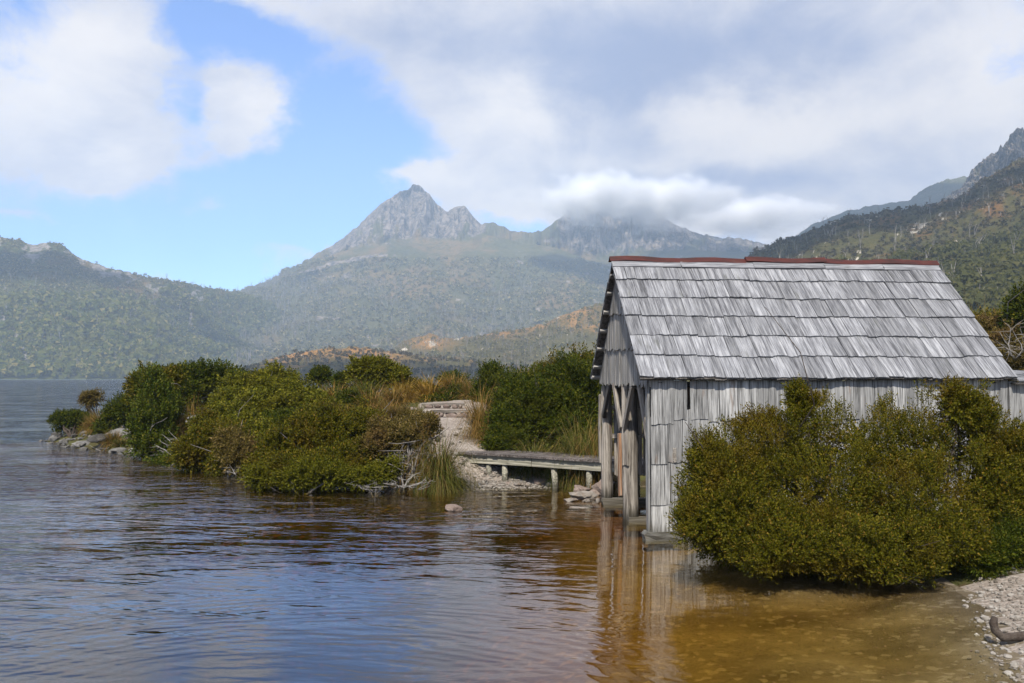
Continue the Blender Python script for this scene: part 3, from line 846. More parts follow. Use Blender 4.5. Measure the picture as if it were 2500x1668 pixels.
def shore_dist(x, y):
    """distance to the shoreline, positive on land"""
    x, y = np.asarray(x, float), np.asarray(y, float)
    best = np.full(x.shape, 1e9)
    inside = np.zeros(x.shape, bool)
    for i in range(len(SH)):
        ax, ay = SH[i]
        bx, by = SH[(i + 1) % len(SH)]
        ex, ey = bx - ax, by - ay
        t = np.clip(((x - ax) * ex + (y - ay) * ey) / (ex * ex + ey * ey), 0, 1)
        best = np.minimum(best, np.hypot(x - ax - t * ex, y - ay - t * ey))
        c = (ay > y) != (by > y)
        inside ^= c & (x < ex * (y - ay) / (ey if ey else 1e-9) + ax)
    return np.where(inside, best, -best)


PATH = [(18.55, 0.62, 1113, 1196), (19.6, 0.74, 1082, 1186), (21.0, 0.90, 1062, 1174), (22.4, 1.04, 1058, 1162), (23.35, 1.13, 1056, 1152)]   # distance, height, left u, right u


def path_mask(x, y):
    d = np.array([p_[0] for p_ in PATH] + [24.2, 25.2, 27.0])
    l = np.interp(y, d, [(p_[2] - CX) / F * p_[0] for p_ in PATH] + [(1030 - CX) / F * 24.2, (1045 - CX) / F * 25.2, (1130 - CX) / F * 27])
    r = np.interp(y, d, [(p_[3] - CX) / F * p_[0] for p_ in PATH] + [(1150 - CX) / F * 24.2, (1165 - CX) / F * 25.2, (1210 - CX) / F * 27])
    return sm(x, l - 0.5, l) * (1 - sm(x, r, r + 0.5)) * sm(y, 18.0, 18.6) * (1 - sm(y, 27.5, 29))


def height(x, y, fine=True):
    x, y = np.asarray(x, float), np.asarray(y, float)
    d = shore_dist(x, y)
    wob = fbm(x / 1.7, y / 1.7, 4, 201)
    d = d + wob * 0.12 * np.clip(np.abs(d) + .3, 0, 1)
    top = np.interp(y, [-10, 4, 9, 12, 16, 18.5, 23.4, 24.5, 30, 45, 120, 230], [0.9, 0.75, .45, .45, .5, .62, 1.15, 1.45, 1.6, 1.9, 4.5, 9])
    top = np.where(x < -7, np.interp(x, [-17, -14, -10, -7], [.35, .8, 1.15, 1.3]), top)
    top = top + np.clip(x - 6, 0, 30) * 0.075 * sm(y, 12, 20)
    slope = np.interp(x, [-17, -10, -6, -1.4, -.8, 2, 3.2, 5], [.5, .75, .8, .8, .25, .3, .5, .28])
    land = top * (1 - np.exp(-np.clip(d, 0, None) * slope / np.maximum(top, .1)))
    land = land + (0.10 * wob + 0.05 * fbm(x / .5, y / .5, 3, 207)) * sm(d, .3, 2.0)
    pm = path_mask(x, y)
    ph = np.interp(y, [p_[0] for p_ in PATH] + [23.4, 23.9, 24.0, 24.9, 25.0, 30], [p_[1] for p_ in PATH] + [1.14, 1.16, 1.36, 1.40, 1.52, 1.62]) - 0.03
    land = land * (1 - pm) + ph * pm
    bed = -np.interp(-d, [0, 1.0, 3, 6, 10, 25, 60], [0, .11, .27, .50, 1.0, 3.5, 6.0]) + 0.03 * fbm(x / .8, y / .8, 4, 210)
    bed = bed * (1 + 3.4 * sm(-x, -1.0, 2.5) * sm(16.5 - y, 0, 5))
    return np.where(d > 0, land, np.minimum(bed, -0.004))


def axis(lo, hi, fine_lo, fine_hi, h0, grow):
    a = list(np.arange(fine_lo, fine_hi, h0))
    s = h0
    p = fine_hi
    while p < hi:
        a.append(p)
        s *= grow
        p += s
    a.append(hi)
    s, p = h0, fine_lo
    b = []
    while p > lo:
        s *= grow
        p -= s
        b.append(max(p, lo))
    return np.array(b[::-1] + a)


gx = axis(-900, 700, -17.5, 8, 0.17, 1.18)
gy = axis(-30, 900, 4, 32, 0.17, 1.18)
GX, GY = np.meshgrid(gx, gy)
GZ = height(GX, GY)
GZ = np.where(np.hypot(GX, GY) > 320, np.minimum(GZ, -6), GZ)
idx = np.arange(GX.size).reshape(GX.shape)
fc = np.stack([idx[:-1, :-1], idx[:-1, 1:], idx[1:, 1:], idx[1:, :-1]], -1).reshape(-1, 4)
me = raw_mesh('ground', np.stack([GX, GY, GZ], -1).reshape(-1, 3), fc, SOIL, True)
me.materials.append(GRAVEL)
me.materials.append(BED)
cx_, cy_ = GX.ravel()[fc].mean(1), GY.ravel()[fc].mean(1)
cz_ = GZ.ravel()[fc].mean(1)
jit = fbm(cx_ / .6, cy_ / .6, 3, 220)
mi = np.zeros(len(fc), np.int32)
beach = ((cx_ > -1.9) & (cx_ < 2.6) & (cy_ > 16.0) & (cy_ < 19.3 + jit * .5)) | ((cx_ > 3.3) & (cy_ < 9.3 + jit * .4) & (cy_ > -5) & (cx_ / cy_ * F + CX > 2345 + jit * 50)) | (cy_ < 4.2)
beach |= path_mask(cx_, cy_) > 0.4
mi[beach] = 1
mi[cz_ < 0.012] = 2
me.polygons.foreach_set('material_index', mi)
link('ground', me, kind='structure')


def gz(x, y):
    return float(height(np.array([x]), np.array([y]))[0])


# base sheet far below the lake, out to the horizon
mb = MB()
mb.box(-6000, -400, -9.0, 6000, 7000, -8.0)
link('lake_bed', mb.mesh('lake_bed', BED), kind='structure')
mb = MB()
mb.box(-2600, -25, -7.5, 2600, 1500, 0.0)
link('water', mb.mesh('water', WATER), kind='structure')

# ------------------------------------------------------------------ boathouse
TH = math.atan(0.092)
OX, OY = (1563 - CX) / F * 11.8, 11.8
L, RUN = 5.46, 1.89
ZE = at(1563, 927, 11.8).z
ZR = at(1492, 640, 11.8 + RUN * math.cos(TH)).z
SL = math.hypot(RUN, ZR - ZE)
CS, SN = RUN / SL, (ZR - ZE) / SL
rs = np.random.RandomState(42)
house = thing('boathouse', 'old weathered timber boathouse with silvery shingle roof and red ridge cap at the lake edge', 'boathouse', (OX, OY, 0), TH)


def plank(w, l, t, r, mat, ej=0.012, sj=0.006, warp=0.004, ny=1):
    """split board in its own frame: x across, y along the grain, z thickness"""
    xs = np.linspace(-w / 2, w / 2, 4)
    ys = np.linspace(0, l, ny + 2) if ny > 0 else np.array([0, l])
    top = np.zeros((len(ys), 4, 3))
    lo, hi = r.uniform(-ej, ej, 4), r.uniform(-ej, ej, 4)
    for j, y in enumerate(ys):
        for i, x in enumerate(xs):
            yy = y + (lo[i] if j == 0 else hi[i] if j == len(ys) - 1 else 0)
            xx = x + (r.uniform(-sj, sj) if i in (0, 3) else r.uniform(-sj, sj))
            top[j, i] = (xx, yy, t + r.uniform(-warp, warp))
    bot = top.copy()
    bot[:, :, 2] -= t
    n = len(ys) * 4
    v = np.concatenate([top.reshape(-1, 3), bot.reshape(-1, 3)])
    f = []
    for j in range(len(ys) - 1):
        for i in range(3):
            a = j * 4 + i
            f.append((a, a + 1, a + 5, a + 4))
            f.append((n + a, n + a + 4, n + a + 5, n + a + 1))
        a = j * 4
        f.append((a, a + 4, n + a + 4, n + a))
        f.append((a + 3, n + a + 3, n + a + 7, a + 7))
    for i in range(3):
        f.append((i, n + i, n + i + 1, i + 1))
        a = (len(ys) - 1) * 4 + i
        f.append((a, a + 1, n + a + 1, n + a))
    return raw_mesh('plank', v, np.array(f), mat)


def frame(o, X, Y, N):
    return Matrix(((X[0], Y[0], N[0], o[0]), (X[1], Y[1], N[1], o[1]), (X[2], Y[2], N[2], o[2]), (0, 0, 0, 1)))


FR = frame((0, 0, ZE), (1, 0, 0), (0, CS, SN), (0, -SN, CS))
BR = frame((L, 2 * RUN, ZE), (-1, 0, 0), (0, -CS, SN), (0, SN, CS))
# roof deck: the dark underside sheet on which shingles and battens are fixed
mb = MB()
for M in (FR, BR):
    c = [M @ Vector(p) for p in ((0.015, 0.02, -0.03), (L - 0.015, 0.02, -0.03), (L - 0.015, SL - .01, -0.03), (0.015, SL - .01, -0.03), (0.015, 0.02, -0.012), (L - 0.015, 0.02, -0.012), (L - 0.015, SL - .01, -0.012), (0.015, SL - .01, -0.012))]
    mb.add(c, [(0, 3, 2, 1), (4, 5, 6, 7), (0, 1, 5, 4), (1, 2, 6, 5), (2, 3, 7, 6), (3, 0, 4, 7)])
roof = link('roof', mb.mesh('roof', W_DARK), house)
EXPO = SL / 6.12


def sag(x):
    return -0.018 * math.sin(math.pi * x / L) + 0.008 * math.sin(x * 4.1)


def lay_course(M, k, parent, rs, name='shingle', starter=False):
    x = -0.012
    while x < L - 0.05:
        w = rs.uniform(0.14, 0.28)
        if x + w > L - 0.12:
            w = L + 0.01 - x
        ln = EXPO * (1.28 if k < 5 else 0.98)
        me = plank(w - 0.006, ln if not starter else 0.3, rs.uniform(0.015, 0.024), rs, W_ROOF if not starter else W_DARK, 0.010, 0.003, 0.003)
        o = link(name, me, parent)
        tilt = 0.024 / EXPO * 1.0
        loc = Vector((x + w / 2, k * EXPO + rs.uniform(-0.012, 0.012) + (0.0 if not starter else -0.012) + 0.008 * math.sin(x * 2.3 + k), 0.034 + sag(x) * 0.6 + rs.uniform(-.003, .004) - (0.030 if starter else 0)))
        o.matrix_local = M @ Matrix.Translation(loc) @ Matrix.Rotation(-tilt + rs.uniform(-.008, .008), 4, 'X') @ Matrix.Rotation(rs.uniform(-.008, .008), 4, 'Z')
        x += w


for k in range(6):
    lay_course(FR, k, roof, rs)
lay_course(FR, 0, roof, rs, 'starter_shingle', True)
mbk = MB()                       # far slope: only its edge and underside can be seen
for k in range(6):
    x = 0.0
    while x < L - .03:
        w = min(rs.uniform(.2, .34), L - x)
        z0 = .034 + rs.uniform(-.003, .004)
        q = [(x + .003, k * EXPO + rs.uniform(-.01, .01), z0 - .02), (x + w - .003, k * EXPO, z0 - .02), (x + w - .003, (k + 1.15) * EXPO if k < 5 else SL, .0), (x + .003, (k + 1.15) * EXPO if k < 5 else SL, .0)]
        q = q + [(a, b, c_ + .02) for a, b, c_ in q]
        mbk.add([BR @ Vector(p_) for p_ in q], [(0, 3, 2, 1), (4, 5, 6, 7), (0, 1, 5, 4), (1, 2, 6, 5), (2, 3, 7, 6), (3, 0, 4, 7)])
        x += w
link('far_slope_shingles', mbk.mesh('far_slope_shingles', W_ROOF), roof, kind='stuff')
for M in (FR, BR):
    for s in (0.10, 0.36, 0.80, 1.22, 1.64, 2.05, 2.42):
        if M is FR and s < .3:
            continue
        ln = L if M is FR else L
        me = plank(0.055, ln - .02, 0.045, rs, W_GABLE, 0.006, 0.003, 0.003)
        o = link('batten', me, roof)
        o.matrix_local = M @ frame((0.01 if M is FR else L - .01, s, -0.080), (0, -1 if M is FR else 1, 0), (1 if M is FR else -1, 0, 0), (0, 0, 1))
# end rafters under the overhang
for xx in (0.30, 2.7, 5.2):
    for M in (FR, BR):
        me = plank(0.06, SL - .05, 0.09, rs, W_DARK, 0.0, 0.002, 0.002)
        o = link('rafter', me, roof)
        o.matrix_local = M @ frame((xx if M is FR else L - xx, 0.03, -0.18), (1, 0, 0), (0, 1, 0), (0, 0, 1))
# ridge: pale boards below, three lengths of rusted iron angle over them
x = -0.01
for w in (1.12, 1.2, 1.18, 1.0, 1.02):
    w = min(w, L - x)
    me = plank(0.135, w - .006, 0.02, rs, W_ROOF, 0.008, 0.003, 0.003)
    o = link('ridge_board', me, roof)
    o.matrix_local = FR @ frame((x, SL - 0.105 + rs.uniform(-.008, .008), 0.033), (0, -1, 0), (1, 0, 0), (0, 0, 1))
    x += w
for x0, x1, lift in ((-0.03, 2.26, 0.0), (2.20, 3.55, 0.022), (3.50, L + .02, 0.006)):
    n = 9
    vs, fs = [], []
    for i in range(n):
        x = x0 + (x1 - x0) * i / (n - 1)
        dz = lift + 0.012 * math.sin(x * 5 + x0) + sag(x) * .5
        zt = ZR + 0.094 + dz
        for (yy, zz) in ((RUN - 0.078, zt - 0.078 * SN / CS), (RUN, zt), (RUN + 0.078, zt - 0.078 * SN / CS)):
            vs += [(x, yy, zz), (x, yy, zz - 0.008)]
    for i in range(n - 1):
        a, b = i * 6, (i + 1) * 6
        fs += [(a, b, b + 2, a + 2), (a + 2, b + 2, b + 4, a + 4), (a + 1, a + 3, b + 3, b + 1), (a + 3, a + 5, b + 5, b + 3), (a, a + 1, b + 1, b), (a + 4, b + 4, b + 5, a + 5)]
    for a in (0, (n - 1) * 6):
        fs += [(a, a + 2, a + 3, a + 1), (a + 2, a + 4, a + 5, a + 3)]
    mb = MB()
    mb.add(vs, fs)
    link('ridge_cap', mb.mesh('ridge_cap', RUST), roof)

# long side wall facing the camera: four tiers of split boards on a rail frame
WY = 0.15
X0, X1 = 0.17, L - 0.10
mb = MB()
for z in (0.35, 0.98, 1.55, 2.10):
    mb.box(X0 + .05, WY + .055, z, X1 + 1.4, WY + .12, z + .08)
for xx in (0.28, 1.6, 3.0, 4.4, 5.3, 6.6):
    mb.box(xx, WY + .121, -0.3, xx + .1, WY + .22, 2.16)
wall = link('side_wall', mb.mesh('side_wall', W_DARK), house)
tiers = [(-0.04, 0.50, 0.0), (0.452, 1.13, 0.014), (1.058, 1.68, 0.028), (1.61, 2.215, 0.042)]
for k, (zb, zt, off) in enumerate(tiers):
    x = X0
    i = 0
    while x < X1 + 1.35:
        w = rs.uniform(0.16, 0.31)
        if k == 3 and i < 3:
            w = (0.155, 0.165, 0.19)[i]
        annex = x > X1 - 0.05
        jb = 0.02 if rs.rand() < .55 else 0.10
        b0 = zb + rs.uniform(-jb, jb * .5)
        t0 = zt + rs.uniform(-.02, .02)
        if k == 3 and i > 6 and rs.rand() < .25:
            b0 -= rs.uniform(.02, .1)
        if k == 2 and i in (2, 3):
            t0 = 1.80
        if annex and k == 3:
            t0 -= .03
        me = plank(w - rs.choice([0.004, 0.006, 0.012]), t0 - b0, rs.uniform(.012, .02), rs, W_WALL, 0.014 if k else .03, 0.004, 0.004)
        o = link('board', me, wall)
        o.matrix_local = frame((x + w / 2, WY - off - rs.uniform(0, .006), b0), (1, 0, 0), (0, 0, 1), (0, -1, 0)) @ Matrix.Rotation(rs.uniform(-.012, .012), 4, 'Z')
        x += w
        if k == 3 and i == 2:
            x += 0.045        # the slot where a board is missing
        i += 1
me = plank(0.045, 0.20, 0.012, rs, R_WHITE, 0.02, 0.006, 0.002)
o = link('pale_splinter', me, wall)
pz = at(1641, 1132, 11.93)
o.matrix_local = frame((0.50, WY - .05, 1.07), (1, 0, 0), (0, 0, 1), (0, -1, 0))
# corner board seen edge-on beside the opening
me = plank(0.10, 2.22, 0.03, rs, W_WALL, 0.02, 0.004, 0.004)
o = link('corner_board', me, wall)
o.matrix_local = frame((X0 - .012, WY + .035, 0.03), (0, -1, 0), (0, 0, 1), (-1, 0, 0))

# gable of ragged palings under the roof overhang
mb = MB()
GXL = 0.17
mb.add([(GXL + .05, .2, 2.06), (GXL + .05, 2 * RUN - .2, 2.06), (GXL + .05, 2 * RUN - .2, 2.14), (GXL + .05, .2, 2.14), (GXL + .15, .2, 2.06), (GXL + .15, 2 * RUN - .2, 2.06), (GXL + .15, 2 * RUN - .2, 2.14), (GXL + .15, .2, 2.14)],
       [(0, 3, 2, 1), (4, 5, 6, 7), (0, 1, 5, 4), (1, 2, 6, 5), (2, 3, 7, 6), (3, 0, 4, 7)])
gable = link('gable', mb.mesh('gable', W_DARK), house)
slope = (ZR - ZE) / RUN


def roof_z(y):
    return ZE + (RUN - abs(y - RUN)) * slope - 0.075


for k, (zb, zt, off) in enumerate(((2.12, 2.78, 0.0), (2.68, 3.40, 0.022), (3.25, 4.1, 0.044))):
    y = 2 * RUN - .1
    while y > 0.1:
        w = rs.uniform(0.08, 0.17)
        ya, yb = y, max(y - w + rs.choice([.003, .006, .016]), 0.08)
        b0 = zb + rs.uniform(-.03, .03) + (0.02 * (y - RUN) if k else 0)
        ta, tb = min(zt, roof_z(ya)), min(zt, roof_z(yb))
        if max(ta, tb) > b0 + .05:
            ta, tb = max(ta, b0 + .01), max(tb, b0 + .01)
            xo = -off - rs.uniform(0, .008)
            lean = rs.uniform(-.012, .012)
            bj = [b0 + rs.uniform(-.02, .02) for _ in range(3)]
            # outline in the paling's frame (x towards the camera, y up), thickness outwards
            prof = [(0, bj[0] - b0), ((ya - yb) / 2, bj[1] - b0), (ya - yb, bj[2] - b0), (ya - yb + lean, tb - b0), (lean, ta - b0)]
            n = 5
            vs = [(p_[0], p_[1], .016) for p_ in prof] + [(p_[0], p_[1], 0) for p_ in prof]
            fs = [(0, 1, 2, 3, 4), (9, 8, 7, 6, 5)] + [(i, i + n, (i + 1) % n + n, (i + 1) % n) for i in range(n)]
            m_ = MB()
            m_.add(vs, fs)
            o = link('paling', m_.mesh('paling', W_GABLE), gable)
            o.matrix_local = frame((GXL + xo, ya, b0), (0, -1, 0), (0, 0, 1), (-1, 0, 0)) @ Matrix.Rotation(rs.uniform(-.05, .02), 4, 'Y')
        y -= w


# posts, braces and skids of the boat opening
def post(x, y, z0, z1, r, name='post', mat=W_POST, lean=(0, 0), n=9):
    m_ = MB()
    pts, rad = [], []
    for i in range(7):
        t = i / 6
        pts.append((lean[0] * t + .008 * math.sin(i * 2.1 + x), (z1 - z0) * t, lean[1] * t + .006 * math.cos(i * 1.7)))
        rad.append(r * (1.06 - .1 * t) * (1 + .05 * math.sin(i * 3.3 + y)))
    m_.tube(pts, rad, n)
    o = link(name, m_.mesh(name, mat, True), house)
    o.matrix_local = frame((x, y, z0), (1, 0, 0), (0, 0, 1), (0, -1, 0))
    return o


post(0.27, 3.64, -0.02, 2.08, .10)
p2 = post(0.29, 1.88, -0.12, 2.12, .125)
post(0.33, 0.30, -0.3, 2.12, .07, mat=W_DARK)
me = plank(0.085, 0.98, 0.04, rs, W_ORANGE, 0.02, .006, .006)
o = link('worn_plank', me, house)
o.matrix_local = frame((0.155, 1.94, 0.36), (0, -1, 0), (0, 0, 1), (-1, 0, 0)) @ Matrix.Rotation(.02, 4, 'Z')
me = plank(0.12, 1.25, 0.035, rs, W_POST, 0.02, .006, .006)
o = link('side_plank', me, house)
o.matrix_local = frame((0.21, 1.80, 0.86), (0.55, -.83, 0), (0, 0, 1), (-.83, -.55, 0))
me = plank(0.09, 1.2, 0.03, rs, W_POST, 0.02, .006, .006)
o = link('side_plank', me, house)
o.matrix_local = frame((0.17, 3.70, 0.72), (0, -1, 0), (0, 0, 1), (-1, 0, 0))


def strut(name, a, b, w, t, mat, side=(-1, 0, 0)):
    a, b = Vector(a), Vector(b)
    Y = (b - a).normalized()
    N = Vector(side)
    X = Y.cross(N).normalized()
    N = X.cross(Y)
    o = link(name, plank(w, (b - a).length, t, rs, mat, .01, .004, .004), house)
    o.matrix_local = frame(a, X, Y, N)
    return o


strut('brace', (0.19, 1.98, 1.42), (0.19, 2.50, 2.12), .11, .05, W_POST)
strut('brace', (0.20, 1.80, 1.44), (0.20, 1.22, 2.12), .11, .05, W_POST)
strut('brace', (0.20, 0.30, 1.40), (0.20, 0.80, 2.12), .12, .045, W_POST)
strut('brace', (0.22, 3.56, 1.55), (0.22, 3.02, 2.12), .12, .05, W_DARK)
for (x0, x1, y, z, hgt) in ((0.16, 2.0, 3.60, -0.06, .17), (0.20, 1.9, 1.86, -0.14, .19)):
    o = link('skid_beam', plank(hgt, x1 - x0, .2, rs, W_POST, .02, .012, .012, 3), house)
    o.matrix_local = frame((x0, y, z + hgt / 2), (0, 0, -1), (1, 0, 0), (0, -1, 0))
o = link('foundation_block', plank(.16, .42, .2, rs, W_WALL, .02, .012, .015, 2), house)
o.matrix_local = frame((0.09, 0.30, 0.04), (0, 0, -1), (1, 0, 0), (0, -1, 0))

# rear long wall, seen from inside through the opening
mb = MB()
BY = 2 * RUN - .16
for z in (1.16, 1.66):
    mb.box(.36, BY - .075, z, L, BY - .005, z + .075)
rear = link('rear_wall', mb.mesh('rear_wall', W_POST), house)
x = .40
while x < L:
    w = rs.uniform(.15, .24)
    zb = .52 + rs.uniform(-.05, .03)
    o = link('board', plank(w - rs.choice([.004, .015, .03]), 2.14 - zb, .018, rs, W_POST, .02, .004, .004), rear)
    o.matrix_local = frame((x + w / 2, BY + .02, zb), (1, 0, 0), (0, 0, 1), (0, -1, 0))
    x += w
# closed far end
mb = MB()
mb.box(L - .16, .2, -.2, L - .10, 2 * RUN - .2, 2.16)
mb.add([(L - .16, .2, 2.16), (L - .16, 2 * RUN - .2, 2.16), (L - .16, RUN, ZR - .2), (L - .10, .2, 2.16), (L - .10, 2 * RUN - .2, 2.16), (L - .10, RUN, ZR - .2)], [(0, 2, 1), (3, 4, 5), (0, 3, 5, 2), (1, 2, 5, 4)])
link('end_wall', mb.mesh('end_wall', W_WALL), house)
# low annex roof beyond the gable
arm = MB()
arm.box(L - .02, -.02, 2.14, L + 1.5, 1.5, 2.165)
annex = link('annex_roof', arm.mesh('annex_roof', W_DARK), house)
for k in range(3):
    x = L + .03
    while x < L + 1.45:
        w = rs.uniform(.18, .3)
        o = link('shingle', plank(w - .006, .62, .022, rs, W_ROOF, .015, .004, .004), annex)
        o.matrix_local = frame((x + w / 2, -.03 + k * .42, 2.185 + k * .045), (1, 0, 0), (0, .995, .09), (0, -.09, .995))
        x += w

# ------------------------------------------------------------------ boardwalk
A, B = Vector((-1.15, 18.5, 0)), Vector((1.72, 16.62, 0))
E = (B - A).normalized()
NRM = Vector((-E.y, E.x, 0))
DZ = 0.655
walk = thing('boardwalk', 'low timber boardwalk on short piles between the gravel path and the boathouse', 'boardwalk', (A.x, A.y, 0), math.atan2(E.y, E.x))
LEN = (B - A).length + 0.55
x = 0
while x < LEN:
    w = rs.uniform(.118, .15)
    o = link('plank', plank(w - rs.uniform(.006, .012), 1.0 + rs.uniform(-.02, .02), .045, rs, W_DECK, .006, .003, .003), walk)
    o.matrix_local = frame((x + w / 2, -.035 + rs.uniform(-.012, .012), DZ - .05), (1, 0, 0), (0, 1, 0), (0, 0, 1))
    x += w
for yy in (0.03, 0.86):
    for x0, x1 in ((0.0, 1.82), (1.835, LEN)):
        o = link('bearer', plank(.17, x1 - x0, .06, rs, W_BEAM, .004, .003, .002, 2), walk)
        o.matrix_local = frame((x0, yy + .06, DZ - .137), (0, 0, -1), (1, 0, 0), (0, -1, 0))
for xx in (0.12, 0.72, 1.12, 2.32, 3.1, 3.8):
    for yy in (0.12, 0.80):
        px, py = A.x + E.x * xx + NRM.x * yy, A.y + E.y * xx + NRM.y * yy
        g0 = min(gz(px, py) - .15, .2)
        m_ = MB()
        m_.tube([(0, 0, 0), (.012 if xx == 2.32 else 0, 0, (DZ - .225 - g0) * .5), (-.02 if xx == 2.32 else 0, 0, DZ - .225 - g0)], .062, 8)
        o = link('pile', m_.mesh('pile', W_BEAM, True), walk)
        o.matrix_local = Matrix.Translation((xx, yy, g0))
# landing behind the boathouse that the boardwalk leads into
B2 = Vector((OX, OY, 0)) + Matrix.Rotation(TH, 3, 'Z') @ Vector((0.75, 2 * RUN + .25, 0))
land = thing('landing', 'dark timber landing along the back of the boathouse seen between its posts', 'landing', (B2.x, B2.y, 0), TH)
x = 0
while x < 2.6:
    w = rs.uniform(.12, .15)
    o = link('plank', plank(w - .008, 1.0, .045, rs, W_DECK, .006, .003, .003), land)
    o.matrix_local = frame((x + w / 2, 0, DZ - .06), (1, 0, 0), (0, 1, 0), (0, 0, 1))
    x += w
o = link('bearer', plank(.16, 2.6, .06, rs, W_BEAM, .004, .003, .002, 2), land)
o.matrix_local = frame((0, .10, DZ - .145), (0, 0, -1), (1, 0, 0), (0, -1, 0))
for xx in (.5, 1.7):
    m_ = MB()
    m_.tube([(0, 0, -.3), (0, 0, DZ - .23)], .06, 8)
    o = link('pile', m_.mesh('pile', W_BEAM, True), land)
    o.matrix_local = Matrix.Translation((xx, .3, 0))

# ------------------------------------------------------------------ path, steps, stones
PV, PF = [], []
ys_ = np.linspace(18.62, 23.5, 60)
pd = np.array([p_[0] for p_ in PATH])
for i, y in enumerate(ys_):
    l = np.interp(y, pd, [(p_[2] - CX) / F * p_[0] for p_ in PATH]) + 0.10 * fbm(y * 1.9, 3.3, 3, 5)
    r = np.interp(y, pd, [(p_[3] - CX) / F * p_[0] for p_ in PATH]) + 0.12 * fbm(y * 1.9, 8.3, 3, 6)
    for j in range(16):
        t = j / 15
        x = l + (r - l) * t
        z = np.interp(y, pd, [p_[1] for p_ in PATH]) + 0.015 * fbm(x * 3, y * 3, 3, 9) - (0.09 if j in (0, 15) else 0) + .012
        PV.append((x, y, z))
for i in range(59):
    for j in range(15):
        a = i * 16 + j
        PF.append((a, a + 1, a + 17, a + 16))
link('path', raw_mesh('path', PV, np.array(PF), GRAVEL, True), kind='structure')

_unit = None


def rock_mesh(name, seed, sx, sy, sz, mat, sub=3, flat=0.5):
    global _unit
    if _unit is None:
        import bmesh
        _unit = {}
        for s_ in (1, 2, 3):
            bm = bmesh.new()
            bmesh.ops.create_icosphere(bm, subdivisions=s_, radius=1)
            _unit[s_] = (np.array([v.co[:] for v in bm.verts]), np.array([[v.index for v in f.verts] for f in bm.faces]))
            bm.free()
    v, f = _unit[sub]
    r = np.random.RandomState(seed)
    v = v.copy()
    o = r.uniform(-50, 50, 2)
    # chip with a few cutting planes so that it has facets
    for _ in range(7):
        n = r.normal(size=3)
        n /= np.linalg.norm(n)
        lim = r.uniform(.55, .9)
        d = v @ n
        v = v - np.outer(np.clip(d - lim, 0, None), n) * .85
    k = 1 + 0.34 * fbm(v[:, 0] * 1.9 + o[0] + v[:, 2], v[:, 1] * 1.9 + o[1] - v[:, 2] * .7, 5, seed, .6)
    v = v * k[:, None] * np.array([sx, sy, sz])
    return raw_mesh(name, v, f, mat, False)


def rock(label, u, v, wpx, hpx, mat, z=None, seed=0, name='rock', cat='rock', group=None, dep=0.8, rz=0.0):
    """a stone whose foot stands at pixel (u, v) on height z"""
    if z is None:
        z = 0.0
    x, y = onz(u, v, z)
    w, h_ = wpx / F * y / 2, hpx / F * y / 2
    o = link(name, rock_mesh(name, seed, w, w * dep, h_ * 1.25, mat, 3 if wpx > 40 else 2))
    o.location = (x, y + w * dep * .6, z + h_ * 0.70)
    o.rotation_euler = (0.05 * math.sin(seed), 0.06 * math.cos(seed), rz)
    o['label'], o['category'] = label, cat
    if group:
        o['group'] = group
    return o


gp = 'stones piled beside the boathouse posts'
rock('large blocky pinkish boulder behind the left post of the boathouse', 1475, 1208, 72, 38, R_PINK, .02, 11, 'boulder', 'boulder', gp, .8)
rock('long pale stone with rusty left end in front of the big boulder', 1424, 1219, 64, 22, R_PALE, 0, 12, group=gp, dep=.6, rz=-.1)
rock('rounded brown stone leaning on the big boulder', 1420, 1204, 44, 20, R_PINK, .02, 13, group=gp)
rock('small brownish stone tucked against the left post', 1452, 1211, 28, 16, R_PINK, .0, 14, group=gp)
rock('flat pale stone awash left of the stone pile', 1394, 1226, 40, 10, R_PALE, -.01, 15, group=gp, dep=.6)
rock('little round pale stone at the water beside the post foot', 1432, 1226, 20, 9, R_PALE, 0, 16, group=gp)
rock('small upright pale stone touching the foot of the left post', 1460, 1229, 12, 14, R_PALE, 0, 17, group=gp)
rock('thin pale slab just breaking the water in front of the pile', 1415, 1243, 46, 6, R_PALE, -.02, 18, group=gp, dep=.5)
rock('lone reddish flat stone standing out of the shallow water', 1102, 1249, 48, 17, R_PINK, -.01, 19, dep=.7)
rock('long dark flat rock at the water edge below the tussock', 1098, 1192, 74, 26, R_DARK, -.03, 20, dep=.6)
rock('small dark rock alone in the open water off the point', 146, 1136, 26, 9, R_DARK, -.02, 21)
rock('low black rock shelf at the very tip of the point', 134, 1079, 48, 13, R_DARK, -.03, 22, dep=.6)
rock('tan topped boulder next to the black rock shelf', 158, 1078, 44, 20, R_PALE, 0, 23)
rock('dark lumpy rock behind the black rock shelf', 136, 1072, 32, 20, R_DARK, .0, 24)
for i, (u, v, w, h_, mt, lb) in enumerate([
        (205, 1092, 64, 18, R_GREY, 'grey lichened shore rock below the small wind-bent tree'), (255, 1096, 50, 16, R_GREY, 'grey shore rock left of the orange tuft at the waterline'),
        (232, 1080, 56, 20, R_DARK, 'dark broken rock under the orange tussock on the point'), (290, 1078, 74, 36, R_GREY, 'steep pale grey rock slope beside the bright green conifer'),
        (316, 1048, 26, 36, R_GREY, 'pinkish white rock standing left of the bright green conifer'), (330, 1110, 50, 18, R_GREY, 'low grey rock at the waterline under the conifer'),
        (285, 1104, 40, 12, R_GREY, 'pale flat rock at the waterline right of the orange tuft'), (190, 1086, 22, 9, R_GREY, 'small pale rock between tip boulder and grey shore rocks')]):
    rock(lb, u, v, w, h_, mt, .02 if v > 1085 else .25, 40 + i, group='rocks on the tip of the point')
